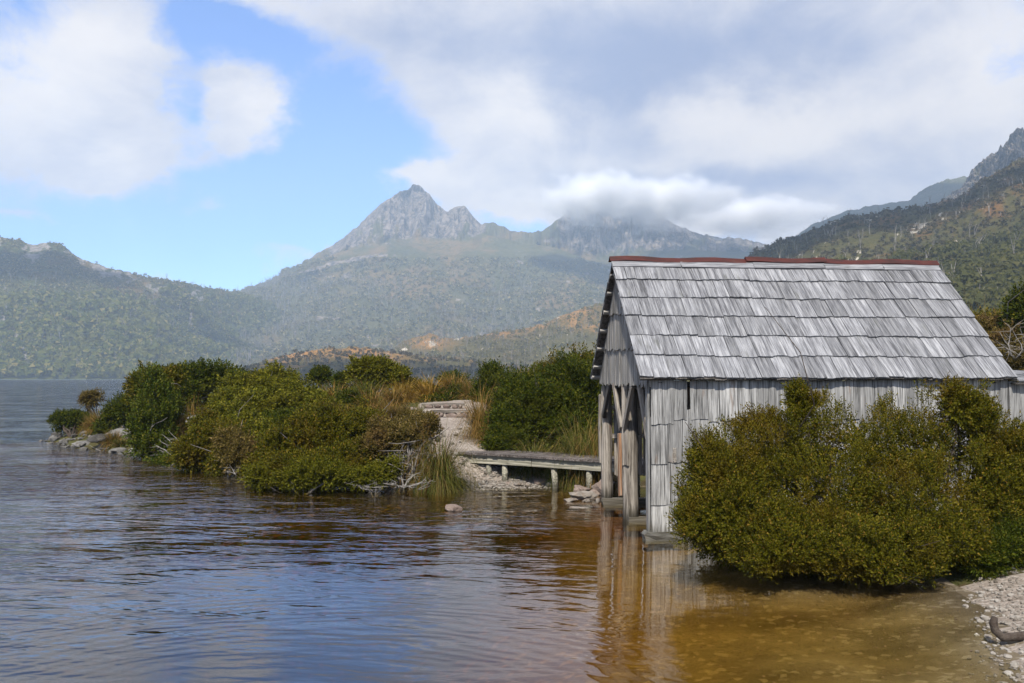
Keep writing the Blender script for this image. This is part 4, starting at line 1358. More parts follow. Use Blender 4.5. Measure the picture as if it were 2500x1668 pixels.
for i, (u, v, w, h_, lb) in enumerate([(476, 1020, 44, 22, 'pale rock slab in the gap behind the conifer'), (492, 1068, 26, 14, 'small pale rock among the low shrubs'), (462, 1030, 22, 10, 'small pale stone beside the pale slab in the gap')]):
    P_ = at(u, v, 23.2)
    o = link('rock', rock_mesh('rock', 60 + i, w / F * 9, w / F * 8, h_ / F * 8, R_GREY))
    o.location = P_
    o['label'], o['category'], o['group'] = lb, 'rock', 'pale rocks among the shrubs'
for i, (u, v, w, h_, mt, lb) in enumerate([
        (1285, 1176, 30, 16, R_PINK, 'brown stone under the boardwalk right of the second pile'), (1318, 1184, 36, 18, R_PINK, 'brown rounded stone at the waterline under the boardwalk'),
        (1300, 1164, 30, 18, R_DARK, 'dark stone deep under the boardwalk'), (1345, 1187, 24, 12, R_DARK, 'dark stone left of the leaning pile'), (1420, 1190, 22, 14, R_DARK, 'dark stone between leaning pile and boulder'),
        (1262, 1186, 22, 8, R_PALE, 'flat pale stone on the gravel at the waterline'), (1240, 1184, 18, 7, R_PINK, 'small brown stone at the foot of the second pile')]):
    rock(lb, u, v, w, h_, mt, .03, 70 + i, group='stones under the boardwalk')

# two rough steps at the top of the path
for i, (d, z0, ul, ur, hh, lb) in enumerate(((23.65, 1.10, 1058, 1146, .27, 'lower path step of rough timber and stone blocks'), (24.6, 1.36, 1035, 1130, .17, 'upper path step with one long weathered timber edge'))):
    xl, xr = (ul - CX) / F * d, (ur - CX) / F * d
    st = thing('path_step', lb, 'step', (xl, d, z0), -0.03 if i == 0 else -.10, 'steps at the top of the path')
    o = link('timber_edge', plank(.11, xr - xl + .1, .07, rs, W_POST, .02, .008, .006, 2), st)
    o.matrix_local = frame((-.05, .05, hh - .09), (0, -1, 0), (1, 0, 0), (0, 0, 1))
    x = 0
    while x < xr - xl - .05:
        w = min(rs.uniform(.2, .36), xr - xl - x)
        o = link('riser_block', rock_mesh('riser_block', 300 + int(x * 50) + i, w * .52, .1, hh * .52, R_PINK, 2), st)
        o.location = (x + w / 2, .06, hh * .38)
        x += w
for i, (u, v, w, h_, mt, lb) in enumerate([
        (1068, 1076, 16, 14, R_DARK, 'dark stone at the left edge of the path'), (1078, 1068, 18, 16, R_WHITE, 'white stone at the left path edge beside a dark one'), (1070, 1058, 16, 10, R_WHITE, 'small white stone at the left path edge below the bend'),
        (1113, 1063, 15, 8, R_PALE, 'tan stone in the middle of the path'), (1080, 1047, 12, 6, R_PALE, 'small flat stone left of centre on the path'), (1122, 1048, 12, 5, R_PALE, 'small flat stone right of centre on the upper path'),
        (1148, 1038, 20, 10, R_GREY, 'grey stone at the right end of the lower step'), (1160, 1046, 16, 8, R_GREY, 'grey stone on the right path edge under the tussock'), (1063, 1040, 14, 10, R_WHITE, 'white stone at the left end of the lower step'),
        (1105, 1088, 9, 9, R_DARK, 'small dark stone on the lower path above the boardwalk'), (1124, 1082, 8, 5, R_DARK, 'tiny dark pebble in the lower middle of the path'), (1058, 1026, 16, 9, R_PALE, 'pale stone under the left end of the lower step')]):
    d = float(np.interp(v, [1022, 1057, 1100], [23.3, 21, 18.7]))
    zz = float(np.interp(d, pd, [p_[1] for p_ in PATH]))
    rock(lb, u, v, w, h_, mt, zz, 90 + i, 'path_stone', 'stone', 'stones lying on the path', .7)

# pebbles: the gravel as one mass, the larger white stones as single things
R1 = np.random.RandomState(5)


def pebble_field(name, n, xr, yr, size, ok, mat, z_off=.3):
    rock_mesh('seed', 0, 1, 1, 1, mat, 1)
    uv, uf = _unit[1]
    x = R1.uniform(*xr, n)
    y = R1.uniform(*yr, n)
    k = ok(x, y)
    x, y = x[k], y[k]
    z = height(x, y)
    n = len(x)
    sz = size * np.exp(R1.normal(0, .38, n))
    a = R1.uniform(0, 6.28, n)
    sh = np.stack([R1.uniform(.8, 1.3, n), R1.uniform(.6, 1.0, n), R1.uniform(.35, .65, n)], 1)
    v = uv[None] * (1 + R1.uniform(-.2, .2, (n, len(uv), 1))) * (sh * sz[:, None])[:, None]
    c, s = np.cos(a)[:, None], np.sin(a)[:, None]
    vx = v[:, :, 0] * c - v[:, :, 1] * s + x[:, None]
    vy = v[:, :, 0] * s + v[:, :, 1] * c + y[:, None]
    vz = v[:, :, 2] + (z + sz * z_off)[:, None]
    verts = np.stack([vx, vy, vz], -1).reshape(-1, 3)
    faces = (uf[None] + (np.arange(n) * len(uv))[:, None, None]).reshape(-1, 3)
    return link(name, raw_mesh(name, verts, faces, mat), kind='stuff')


pebble_field('beach_gravel', 6500, (3.2, 6.6), (4.6, 9.8), .0125, lambda x, y: (shore_dist(x, y) > -.5 + R1.uniform(-.3, .3, len(x))) & ((x / y) * F + CX > 2335 + R1.uniform(0, 60, len(x))), R_WHITE)
pebble_field('walkway_gravel', 4000, (-1.9, 1.4), (16.6, 18.7), .022, lambda x, y: (shore_dist(x, y) > -.25), R_WHITE)
pebble_field('path_gravel', 3000, (-2.6, -.3), (18.6, 24.0), .018, lambda x, y: path_mask(x, y) > .35, R_PALE, .1)
pebble_field('lake_bed_pebbles', 2600, (-1.2, 4.4), (5.2, 12.0), .0085, lambda x, y: (shore_dist(x, y) < 0) & (R1.rand(len(x)) < 0.6), R_PINK, .2)
pebble_field('shore_cobbles', 1600, (-17, 3), (14, 32), .05, lambda x, y: (np.abs(shore_dist(x, y) - .1) < .25) & (x < 0), R_GREY)
pebble_field('shore_rubble', 420, (-17, -8.5), (24, 31.5), .11, lambda x, y: (shore_dist(x, y) > -.25) & (shore_dist(x, y) < 1.3) & ((x / y) * F + CX < 340), R_GREY)
k = 0
while k < 70:
    u, v = R1.uniform(2345, 2500), R1.uniform(1440, 1668)
    x, y = onz(u, v, .06)
    sd = float(shore_dist(np.array([x]), np.array([y]))[0])
    if sd < -.18 or (sd < .1 and R1.rand() < .5):
        continue
    z = gz(x, y)
    s_ = R1.uniform(.014, .034)
    o = link('white_pebble', rock_mesh('white_pebble', 400 + k, s_ * R1.uniform(1, 1.4), s_, s_ * .62, R_WHITE, 2))
    o.location = (x, y, z + s_ * .25)
    o.rotation_euler = (0, 0, R1.uniform(0, 6.28))
    o['label'] = 'white quartz pebble among many on the small beach in the corner'
    o['category'], o['group'] = 'pebble', 'white pebbles on the corner beach'
    k += 1

# ------------------------------------------------------------------ plants
def sprig_set(k, ll, lw, n=4, seed=1, pitch=48, start=0.1):
    """n little shoots of unit length, k leaves each (one triangle per leaf)"""
    r = np.random.RandomState(seed)
    out = []
    for _ in range(n):
        vs = []
        for i in range(k):
            z0 = start + (1 - start) * (i + r.uniform(0, .8)) / k
            a = 2.4 * i + r.uniform(-.5, .5)
            th = math.radians(pitch * (1.15 - .5 * z0) + r.uniform(-14, 14))
            d = np.array([math.cos(a) * math.sin(th), math.sin(a) * math.sin(th), math.cos(th)])
            sd = np.array([-math.sin(a), math.cos(a), r.uniform(-.4, .4)])
            l_, w_ = ll * r.uniform(.75, 1.2), lw * r.uniform(.75, 1.2)
            b = np.array([0, 0, z0]) + d * .03
            vs += [b + d * l_ * .22 + sd * w_ * .62, b + d * l_, b + d * l_ * .22 - sd * w_ * .62]
        out.append(np.array(vs))
    return np.array(out)


def place_shoots(pos, axis, scale, tm, r):
    n = len(pos)
    z = axis / np.linalg.norm(axis, axis=1, keepdims=True)
    ref = r.normal(size=(n, 3))
    x = np.cross(ref, z)
    x /= np.linalg.norm(x, axis=1, keepdims=True) + 1e-9
    y = np.cross(z, x)
    T = tm[r.randint(0, len(tm), n)] * scale[:, None, None]
    v = T[:, :, 0:1] * x[:, None] + T[:, :, 1:2] * y[:, None] + T[:, :, 2:3] * z[:, None] + pos[:, None]
    return v.reshape(-1, 3)


def sub_lobes(mains, n, r0, r1, r, low=-.4, sl=.2):
    """small clumps spread over large ellipsoids; each main: (centre, radii)"""
    wts = np.array([m[1][0] * m[1][2] for m in mains])
    wts = wts / wts.sum()
    C, Rr, O = [], [], []
    gs, ph = 1.0 / (2.6 * (r0 + r1)), r.uniform(0, 40, 2)
    while len(C) < n:
        c, rad = mains[r.choice(len(mains), p=wts)]
        d = r.normal(size=3)
        d /= np.linalg.norm(d)
        p = (np.array(c) + d * np.array(rad)) * gs
        if float(fbm(p[0] + .6 * p[1] + ph[0], p[2] * 1.25 - .4 * p[1] + ph[1], 2, 17)) < r.uniform(-.22, -.02) and r.rand() < .93:
            continue
        if d[2] < low:
            d[2] = abs(d[2])
        q = min(r.uniform(r0, r1), .55 * min(rad))
        if r.rand() < .22 and d[2] > -.1:
            q *= .55
            c = np.array(c) + d * q * 1.5 + np.array((0, 0, q * .9))
        C.append(np.array(c) + d * np.maximum(np.array(rad) - q * .8 - sl * .45, .2 * np.array(rad)) * r.uniform(.75, 1.08))
        Rr.append(q)
        O.append(d)
    return np.array(C), np.array(Rr), np.array(O)


def crown(name, mains, n_sub, rsub, n_shoot, sl, tm, mat, seed, up=.45, low=-.4, tall=1.0, inner=.2, parent=None):
    r = np.random.RandomState(seed)
    C, Rr, O = sub_lobes(mains, n_sub, rsub[0], rsub[1], r, low, sl)
    wt = Rr ** 2
    w = r.choice(n_sub, n_shoot, p=wt / wt.sum())
    d = r.normal(size=(n_shoot, 3))
    d /= np.linalg.norm(d, axis=1, keepdims=True)
    flip = (d * O[w]).sum(1) < -.35
    d[flip] *= -1
    pos = C[w] + d * (Rr[w] * r.uniform(.45, 1.0, n_shoot))[:, None] * np.array([1, 1, tall])
    axis = d * (1 - up) + np.array([0, 0, up]) + O[w] * .25 + r.normal(size=(n_shoot, 3)) * .22
    sc = sl * r.uniform(.65, 1.35, n_shoot)
    v = place_shoots(pos, axis, sc, tm, r)
    if inner > 0:
        ni = int(n_shoot * inner)
        mi_ = r.choice(len(mains), ni)
        mc = np.array([m[0] for m in mains])[mi_]
        mr = np.array([m[1] for m in mains])[mi_]
        d = r.normal(size=(ni, 3))
        d /= np.linalg.norm(d, axis=1, keepdims=True)
        p = mc + d * np.maximum(mr - .12, .3 * mr) * r.uniform(.2, .75, (ni, 1))
        v = np.concatenate([v, place_shoots(p, d + r.normal(size=(ni, 3)) * .5, np.full(ni, sl * 1.5), tm, r)])
    me = raw_mesh(name, v, np.arange(len(v)).reshape(-1, 3), mat)
    o = link(name, me, parent)
    return o, C


def limb_pts(a, b, r, bend=.18, n=6):
    a, b = Vector(a), Vector(b)
    ln = (b - a).length
    off = Vector(r.normal(size=3)) * bend * ln * .5
    off.z = abs(off.z) * .2 - .12 * ln * bend
    out = []
    for i in range(n):
        t = i / (n - 1)
        out.append(a.lerp(b, t) + off * math.sin(math.pi * t) + Vector(r.normal(size=3)) * ln * .02 * (0 < i < n - 1))
    return out


def stems(name, base_pts, ends, r0, r1, mat, r, parent, twigs=2, n=5):
    m_ = MB()
    for e in ends:
        b = base_pts[r.randint(len(base_pts))]
        pts = limb_pts(b, e, r)
        k = len(pts)
        rr_ = r.uniform(.6, 1.1)
        m_.tube(pts, [(r0 * (1 - i / (k - 1)) + r1 * i / (k - 1)) * rr_ for i in range(k)], n, False)
        for _ in range(twigs):
            i = r.randint(2, k - 1)
            q = Vector(pts[i]) + Vector(r.normal(size=3)) * (Vector(e) - Vector(b)).length * .22
            q.z = max(q.z, pts[i].z - .02)
            p2_ = limb_pts(pts[i], q, r, .3, 4)
            m_.tube(p2_, [r1 * 1.6, r1 * 1.2, r1, r1 * .6], 4, False)
    return link(name, m_.mesh(name, mat, True), parent)


LEAF_FINE = sprig_set(14, .24, .085, 4, 1)
LEAF_MID = sprig_set(11, .26, .115, 4, 2)
LEAF_BROAD = sprig_set(10, .27, .15, 4, 3, 58)
LEAF_BUSH = sprig_set(11, .25, .095, 4, 11)
LEAF_NEEDLE = sprig_set(12, .34, .06, 4, 4, 34)


def plant(name, label, cat, mains, mat, n_sub, rsub, n_shoot, sl, tm, base=None, nstem=6, stem_r=(.03, .008), bark=None, up=.45, low=-.4, tall=1.0, inner=.2, ry=1.0, twigs=1, group=None, basespread=.15, z0=None):
    """mains: (u, v, half width px, half height px, distance)"""
    global PSEED
    PSEED += 1
    r = np.random.RandomState(PSEED)
    M = []
    for (u, v, ru, rv, d) in mains:
        c = at(u, v + (0 if cat == 'tree' and d > 27.5 else 20 if d > 19.8 else 8 if d > 15 else 0), d)
        rx, rz = ru / F * d, rv / F * d
        M.append([np.array(c), np.array((rx, min(rx, max(rz, .5 * rx)) * ry, rz))])
    if base is None:
        u = float(np.mean([m[0] for m in mains]))
        d = mains[0][4]
        base = (at(u, 900, d).x, d)
    bz = gz(*base) if z0 is None else z0
    t = thing(name, label, cat, (base[0], base[1], bz - .02), 0, group)
    off = np.array((base[0], base[1], bz - .02))
    for m in M:
        m[0] = m[0] - off
    if tm is not LEAF_FINE and tm is not LEAF_BUSH:
        n_shoot = int(n_shoot * 1.45)
    o, C = crown('foliage', M, n_sub, rsub, n_shoot, sl, tm, mat, PSEED * 7, up, low, tall, inner, t)
    if nstem:
        ends = C[r.choice(len(C), min(nstem, len(C)), replace=False)]
        bp = [Vector((r.normal() * basespread, r.normal() * basespread * .6, -.05)) for _ in range(max(2, nstem // 3))]
        stems('stems', bp, [Vector(e) for e in ends], stem_r[0], stem_r[1], bark or B_GREY, r, t, twigs)
    return t


PSEED = 900

# the big tea-tree thicket in front of the boathouse wall
plant('teatree_bush', 'huge olive tea-tree bush hiding most of the boathouse wall on the right', 'bush',
      [(1755, 1190, 115, 115, 9.9), (1895, 1135, 150, 125, 10.3), (2080, 1095, 180, 105, 10.6), (2265, 1105, 150, 110, 10.6), (2060, 1225, 250, 140, 9.9), (1785, 1275, 150, 85, 9.6),
       (2270, 1240, 210, 130, 9.8), (1920, 1330, 170, 78, 9.4), (2130, 1350, 190, 82, 9.3), (1735, 1130, 70, 65, 10.1), (2415, 1200, 70, 130, 10.1), (2310, 1320, 130, 70, 9.4), (1990, 1315, 120, 75, 9.5), (1715, 1270, 70, 65, 9.75), (1790, 1335, 120, 45, 10.5), (1980, 1370, 210, 40, 10.1), (2220, 1365, 180, 45, 10.0)],
      L_OLIVE, 460, (.08, .18), 25000, .12, LEAF_BUSH, base=(4.0, 10.5), nstem=26, stem_r=(.035, .006), bark=B_DARK, up=.6, low=-.7, tall=1.5, inner=.45, basespread=.5)
plant('teatree_sprout', 'upright tea-tree shoot rising above the thicket towards the eave, right of centre', 'bush', [(2335, 1010, 52, 56, 10.2), (2380, 1035, 55, 56, 10.3), (2322, 968, 26, 36, 10.2)], L_OLIVE, 40, (.08, .15), 1900, .14, LEAF_FINE,
      base=(5.4, 10.4), nstem=8, stem_r=(.02, .006), bark=B_DARK, up=.65, tall=1.5, inner=.1)
plant('teatree_sprout', 'thin pair of tea-tree shoots standing above the thicket near the middle of the wall', 'bush', [(1950, 1005, 22, 56, 10.2), (1988, 1020, 16, 44, 10.2), (1940, 968, 9, 22, 10.2)], L_OLIVE, 34, (.04, .08), 900, .13, LEAF_FINE,
      base=(3.5, 10.4), nstem=7, stem_r=(.018, .005), bark=B_DARK, up=.7, tall=1.6, inner=.05)
plant('teatree_bush', 'smaller tea-tree bush at the right picture edge next to the huge one', 'bush',
      [(2480, 1130, 75, 75, 10.4), (2540, 1200, 110, 120, 10.2), (2450, 1230, 70, 80, 10.1)], L_OLIVE, 90, (.10, .22), 3800, .15, LEAF_FINE, base=(6.3, 10.5), nstem=12, stem_r=(.03, .006), bark=B_DARK, up=.55, tall=1.3)
plant('green_shrub', 'low darker green shrub leaning over the pebble beach at the right edge', 'shrub',
      [(2440, 1350, 70, 42, 9.5), (2400, 1375, 45, 26, 9.4), (2500, 1345, 60, 46, 9.6)], L_DARK, 50, (.08, .16), 2200, .14, LEAF_FINE, base=(5.5, 9.9), nstem=8, stem_r=(.02, .005), bark=B_DARK, up=.4)

# right of the path
plant('dark_shrub', 'big dark green shrub thicket between the path and the boathouse', 'shrub',
      [(1290, 985, 95, 85, 20.3), (1400, 960, 95, 95, 20.5), (1250, 1040, 60, 50, 19.6), (1370, 1040, 90, 55, 19.9), (1450, 985, 50, 90, 20.3)], L_DARK, 130, (.16, .34), 5200, .24, LEAF_MID, nstem=12, up=.5, ry=.9)
plant('olive_bush', 'tall olive bush rising behind the dark thicket left of the gable', 'bush',
      [(1370, 915, 80, 42, 23.5), (1425, 892, 55, 48, 23.5), (1312, 930, 50, 36, 23.5), (1445, 940, 50, 52, 23.3), (1350, 945, 90, 40, 23.3)], L_OLIVE, 90, (.18, .36), 3600, .26, LEAF_MID, nstem=8, up=.55)
plant('spiry_shrub', 'dark spiry shrub standing at the head of the path on its right', 'shrub',
      [(1195, 925, 36, 42, 26), (1185, 955, 34, 34, 26), (1208, 895, 14, 22, 26), (1225, 950, 28, 44, 25.5)], L_DARK, 46, (.12, .26), 1700, .24, LEAF_MID, nstem=5, up=.65, tall=1.4)
plant('low_shrub', 'low dark green cushion shrub beside the lower end of the path', 'shrub', [(1225, 1065, 38, 34, 19.2), (1205, 1085, 30, 18, 18.9), (1258, 1075, 32, 24, 19.0)], L_DARK, 34, (.08, .17), 1200, .16, LEAF_MID, nstem=4)

# the point: front row along the water
plant('rounded_bush', 'broad rounded yellow-green bush overhanging the water at the front of the point', 'bush',
      [(800, 1060, 110, 58, 18.3), (880, 1050, 80, 55, 18.6), (720, 1090, 85, 55, 18.0), (760, 1140, 110, 42, 17.4), (640, 1145, 55, 36, 17.7), (870, 1130, 90, 45, 17.6)],
      L_OLIVE, 150, (.14, .30), 7000, .19, LEAF_MID, nstem=18, up=.5, low=-.5, ry=.75)
plant('lime_bush', 'bright yellow-green skirt of bush low at the water in front of the broad rounded bush', 'bush',
      [(800, 1155, 80, 30, 17.1), (645, 1158, 45, 26, 17.3), (720, 1165, 50, 24, 17.1)], L_LIME, 46, (.10, .20), 2000, .16, LEAF_MID, nstem=8, up=.45, low=-.3, ry=.8)
plant('twiggy_shrub', 'twiggy brownish shrub with bare grey stems left of the large tussock', 'shrub',
      [(1010, 1065, 45, 40, 17.6), (945, 1070, 45, 42, 17.8), (1040, 1045, 32, 34, 17.7), (905, 1090, 30, 35, 17.7)], L_BROWN, 80, (.09, .20), 2400, .17, LEAF_MID, base=(-2.05, 17.3), nstem=22, stem_r=(.035, .007), up=.5, inner=.05, twigs=4, basespread=.35)
plant('green_shrub', 'small fresh green shrub low at the water under the twiggy brownish one', 'shrub', [(925, 1155, 38, 24, 17.0), (880, 1165, 26, 18, 17.0), (960, 1140, 20, 26, 17.1)], L_LIME, 26, (.07, .15), 700, .15, LEAF_MID, nstem=10, bark=B_PALE, stem_r=(.022, .006), twigs=2)
plant('grey_shrub', 'dead grey-twigged patch of shrub on top of the point left of the path', 'shrub', [(900, 1025, 40, 22, 19.2), (955, 1018, 42, 20, 19.4), (1000, 1015, 30, 16, 19.5)], L_BROWN, 34, (.08, .18), 700, .16, LEAF_NEEDLE, nstem=34, stem_r=(.018, .006), bark=B_PALE, inner=0, twigs=4, basespread=.5)
plant('scrub_bush', 'mixed olive and brown bush at the waterline left of the broad rounded bush', 'bush',
      [(530, 1065, 75, 50, 21.0), (470, 1090, 55, 38, 20.8), (595, 1075, 50, 52, 20.5), (560, 1120, 60, 36, 20.0), (505, 1030, 55, 30, 21.5)], L_OLIVE, 100, (.16, .32), 3600, .22, LEAF_MID, nstem=14, bark=B_PALE, up=.45, ry=.8, twigs=2)
plant('brown_shrub', 'reddish brown shrub wedged between the rounded bush and the mixed bush', 'shrub', [(585, 1110, 36, 40, 19.4), (560, 1080, 30, 30, 19.6)], L_BROWN, 36, (.12, .24), 1100, .20, LEAF_MID, nstem=10, bark=B_PALE, twigs=2)
plant('green_shrub', 'green shrub trailing over the waterline beside the pale dead branches', 'shrub', [(440, 1105, 40, 26, 22.3), (480, 1115, 42, 24, 21.6), (395, 1112, 34, 14, 22.8)], L_GREEN, 34, (.10, .22), 1100, .20, LEAF_MID, nstem=6)
plant('conifer', 'bright green upright conifer at the left end of the point', 'tree',
      [(385, 1000, 55, 80, 24.2), (372, 935, 36, 40, 24.4), (350, 1040, 34, 60, 24.1), (420, 1030, 36, 60, 24.1), (385, 1075, 50, 35, 23.8), (345, 1085, 26, 24, 23.8)], L_GREEN, 52, (.16, .26), 2600, .27, LEAF_MID, nstem=10, up=.75, tall=2.0, inner=.06, bark=B_PALE)
plant('olive_bush', 'olive bush with a rusty left side behind the bright green conifer', 'bush', [(385, 925, 55, 34, 26.5), (345, 935, 24, 36, 26.2), (430, 920, 40, 36, 26.8)], L_OLIVE, 54, (.18, .34), 1900, .28, LEAF_MID, nstem=5)
plant('spreading_teatree', 'dark spreading tea-tree with bare forked limbs under its crown on the point', 'tree',
      [(500, 915, 70, 26, 27), (555, 912, 45, 26, 27), (450, 925, 50, 28, 27), (520, 893, 50, 14, 27), (580, 930, 26, 30, 26.8), (470, 950, 40, 22, 26.6)], L_DARK, 90, (.20, .38), 3600, .30, LEAF_MID, base=(at(510, 900, 26.6).x, 26.6), nstem=16, stem_r=(.07, .012), bark=B_PALE, up=.5, low=-.1, twigs=2, basespread=.1)
plant('mounded_bush', 'large mounded yellow-green bush with cauliflower crown in the middle of the point', 'bush',
      [(650, 925, 75, 32, 24.5), (590, 945, 45, 32, 24.2), (710, 945, 55, 34, 24.3), (660, 965, 95, 34, 23.8), (550, 975, 36, 34, 23.6), (760, 965, 36, 24, 24), (690, 905, 26, 18, 24.5)], L_LIME, 84, (.20, .36), 3600, .24, LEAF_BROAD, nstem=16, up=.45, low=-.1, inner=.08, stem_r=(.05, .012))
plant('mounded_bush', 'smaller mounded bush with visible fork directly in front of the large mounded bush', 'bush', [(655, 985, 50, 26, 22.8), (615, 975, 26, 22, 22.8), (690, 975, 30, 20, 22.9)], L_LIME, 42, (.15, .28), 1500, .24, LEAF_BROAD, nstem=9, low=0, stem_r=(.05, .012))
plant('rounded_bush', 'round olive bush left of the broad one, halfway up the point', 'bush', [(640, 1055, 40, 32, 20.5), (600, 1030, 50, 30, 21.2), (560, 1010, 40, 26, 21.8)], L_LIME, 60, (.14, .26), 2100, .21, LEAF_BROAD, nstem=8)
plant('dark_shrub', 'low dark green shrub in the dip behind the broad rounded bush', 'shrub', [(715, 1015, 50, 22, 21.5), (670, 1025, 34, 20, 21.3), (750, 1010, 30, 18, 21.7)], L_DARK, 40, (.13, .24), 1300, .21, LEAF_MID, nstem=5)
plant('rounded_bush', 'small round yellow-green bush beside the tussocks behind the point', 'bush', [(785, 990, 38, 26, 23.2), (760, 1000, 24, 20, 23)], L_LIME, 30, (.14, .26), 1000, .23, LEAF_BROAD, nstem=5)
plant('dark_shrub', 'dark green shrub surrounded by orange tussocks left of the umbrella tree', 'shrub', [(855, 975, 40, 28, 24.3), (830, 985, 24, 22, 24)], L_DARK, 32, (.15, .27), 1000, .24, LEAF_MID, nstem=4)
plant('umbrella_tree', 'umbrella-crowned tree with two green heads left of the path top', 'tree', [(905, 905, 42, 16, 28), (880, 920, 28, 14, 28), (930, 910, 30, 15, 28), (965, 925, 26, 16, 28), (915, 925, 40, 12, 28)], L_LIME, 52, (.18, .30), 1800, .28, LEAF_MID, base=(at(915, 900, 28).x, 28), nstem=14, stem_r=(.06, .014), low=0, up=.5, twigs=1, basespread=.25)
plant('umbrella_tree', 'tiny umbrella-shaped tree alone on the skyline of the point', 'tree', [(785, 918, 18, 9, 30), (775, 925, 12, 7, 30), (798, 926, 10, 7, 30)], L_DARK, 18, (.12, .2), 460, .24, LEAF_MID, nstem=6, stem_r=(.045, .012), low=0, basespread=.08)
plant('columnar_shrub', 'narrow dark columnar shrub between the two umbrella trees', 'shrub', [(832, 925, 10, 24, 29), (832, 945, 14, 22, 29)], L_DARK, 20, (.12, .2), 520, .25, LEAF_MID, nstem=3, up=.7, tall=1.5)
plant('green_shrub', 'low green shrub behind the tussocks right of the two-headed umbrella tree', 'shrub', [(1000, 938, 36, 16, 29.5), (1035, 945, 22, 12, 29.5)], L_DARK, 24, (.16, .26), 700, .28, LEAF_MID, nstem=3)
plant('green_shrub', 'low green shrub at the skyline above the top of the path', 'shrub', [(1110, 915, 40, 12, 30), (1065, 975, 36, 22, 27.5), (1105, 965, 44, 22, 27.8)], L_DARK, 44, (.16, .28), 1500, .27, LEAF_MID, nstem=4)
plant('dark_shrub', 'dark evergreen shrub between conifer and orange tussock near the tip of the point', 'shrub', [(285, 1010, 34, 26, 28.5), (310, 985, 26, 24, 28.3), (262, 1035, 26, 18, 28.4)], L_DARK, 44, (.16, .28), 1500, .26, LEAF_MID, nstem=5)
plant('windblown_tree', 'wind-bent little tree with two flat heads leaning over the tip of the point', 'tree', [(145, 1030, 20, 11, 30), (180, 1027, 22, 13, 30), (163, 1038, 14, 7, 30)], L_DARK, 30, (.11, .2), 900, .22, LEAF_MID, base=(at(186, 1066, 29.6).x, 29.6), nstem=10, stem_r=(.045, .012), bark=B_DARK, low=0, basespread=.1)
plant('windblown_tree', 'tiny mop-headed tree standing up above the orange tussock on the point', 'tree', [(222, 975, 16, 10, 31), (236, 968, 9, 8, 31), (212, 980, 9, 6, 31)], L_BROWN, 20, (.10, .17), 520, .2, LEAF_MID, base=(at(226, 1010, 31).x, 31), nstem=8, stem_r=(.04, .012), bark=B_DARK, low=0, basespread=.08)
plant('dark_shrub', 'little dark shrub just left of the orange tussock on the point', 'shrub', [(212, 1010, 12, 10, 30), (205, 1018, 9, 8, 30)], L_DARK, 14, (.1, .16), 300, .2, LEAF_MID, nstem=2)
# behind the boathouse on the right
plant('dark_tree', 'dark round-headed tree cut by the right picture edge beyond the roof', 'tree', [(2495, 755, 34, 36, 24), (2520, 740, 40, 40, 24), (2540, 790, 50, 40, 24)], L_DARK, 50, (.2, .34), 1800, .28, LEAF_MID, nstem=8, stem_r=(.06, .015))
plant('brown_shrub', 'rusty heath shrub just beyond the sloping right edge of the roof', 'shrub', [(2420, 790, 45, 24, 25), (2460, 830, 50, 40, 24), (2490, 880, 40, 40, 23), (2405, 800, 30, 26, 25), (2540, 860, 60, 60, 23.5)], L_BROWN, 70, (.18, .3), 2300, .27, LEAF_MID, nstem=14, bark=B_PALE, twigs=3)
plant('green_shrub', 'mixed green shrubbery at the foot of the right hill past the roof end', 'shrub', [(2430, 770, 60, 16, 33), (2500, 800, 70, 40, 32), (2570, 780, 70, 60, 32), (2390, 770, 40, 14, 34)], L_OLIVE, 60, (.25, .45), 1700, .36, LEAF_MID, nstem=4)


def blades(n, ln, spread, base_r, r, droop=.45, wd=.006, tmin=4):
    az = r.uniform(0, 6.283, n)
    th = np.radians(r.uniform(tmin, spread, n))
    l_ = ln * r.uniform(.55, 1.1, n)
    br = base_r * np.sqrt(r.uniform(0, 1, n))
    ba = az + r.normal(size=n) * .7
    p = np.stack([np.cos(ba) * br, np.sin(ba) * br, np.zeros(n)], 1)
    out = np.zeros((n, 4, 2, 3))
    sd = np.stack([-np.sin(az + .6 * r.normal(size=n)), np.cos(az), np.zeros(n)], 1)
    for k in range(4):
        if k:
            d = np.stack([np.cos(az) * np.sin(th), np.sin(az) * np.sin(th), np.cos(th)], 1)
            p = p + d * (l_ / 3)[:, None]
            th = th + droop * r.uniform(.4, 1.4, n) * (.5 + np.sin(np.clip(th, 0, 1.6)))
        w = wd * (1, .9, .65, .1)[k]
        out[:, k, 0] = p + sd * w
        out[:, k, 1] = p - sd * w
    v = out.reshape(-1, 3)
    b = (np.arange(n) * 8)[:, None, None]
    f = np.array([[0, 1, 3, 2], [2, 3, 5, 4], [4, 5, 7, 6]])[None] + b
    return v, f.reshape(-1, 4)


def tussock(label, u, d, top_v, wpx, mat, n=420, spread=75, droop=.42, group='tussocks of sedge and buttongrass', z0=None, wd=None, name='tussock'):
    global PSEED
    PSEED += 1
    r = np.random.RandomState(PSEED)
    x = at(u, 920, d).x
    z = gz(x, d) if z0 is None else z0
    h_ = max(.25, at(u, top_v, d).z - z)
    w = wpx / F * d / 2
    v, f = blades(n, h_ * 1.18, spread, w * .28, r, droop, wd or .0058 * d / 15)
    k = np.abs(v[:, :2]).max()
    s = w / (np.percentile(np.hypot(v[:, 0], v[:, 1]), 90) + 1e-6)
    v[:, :2] *= min(max(s, .6), 1.6)
    o = link(name, raw_mesh(name, v, f, mat))
    o.location = (x, d, z - .03)
    o['label'], o['category'], o['group'] = label, 'tussock', group
    return o


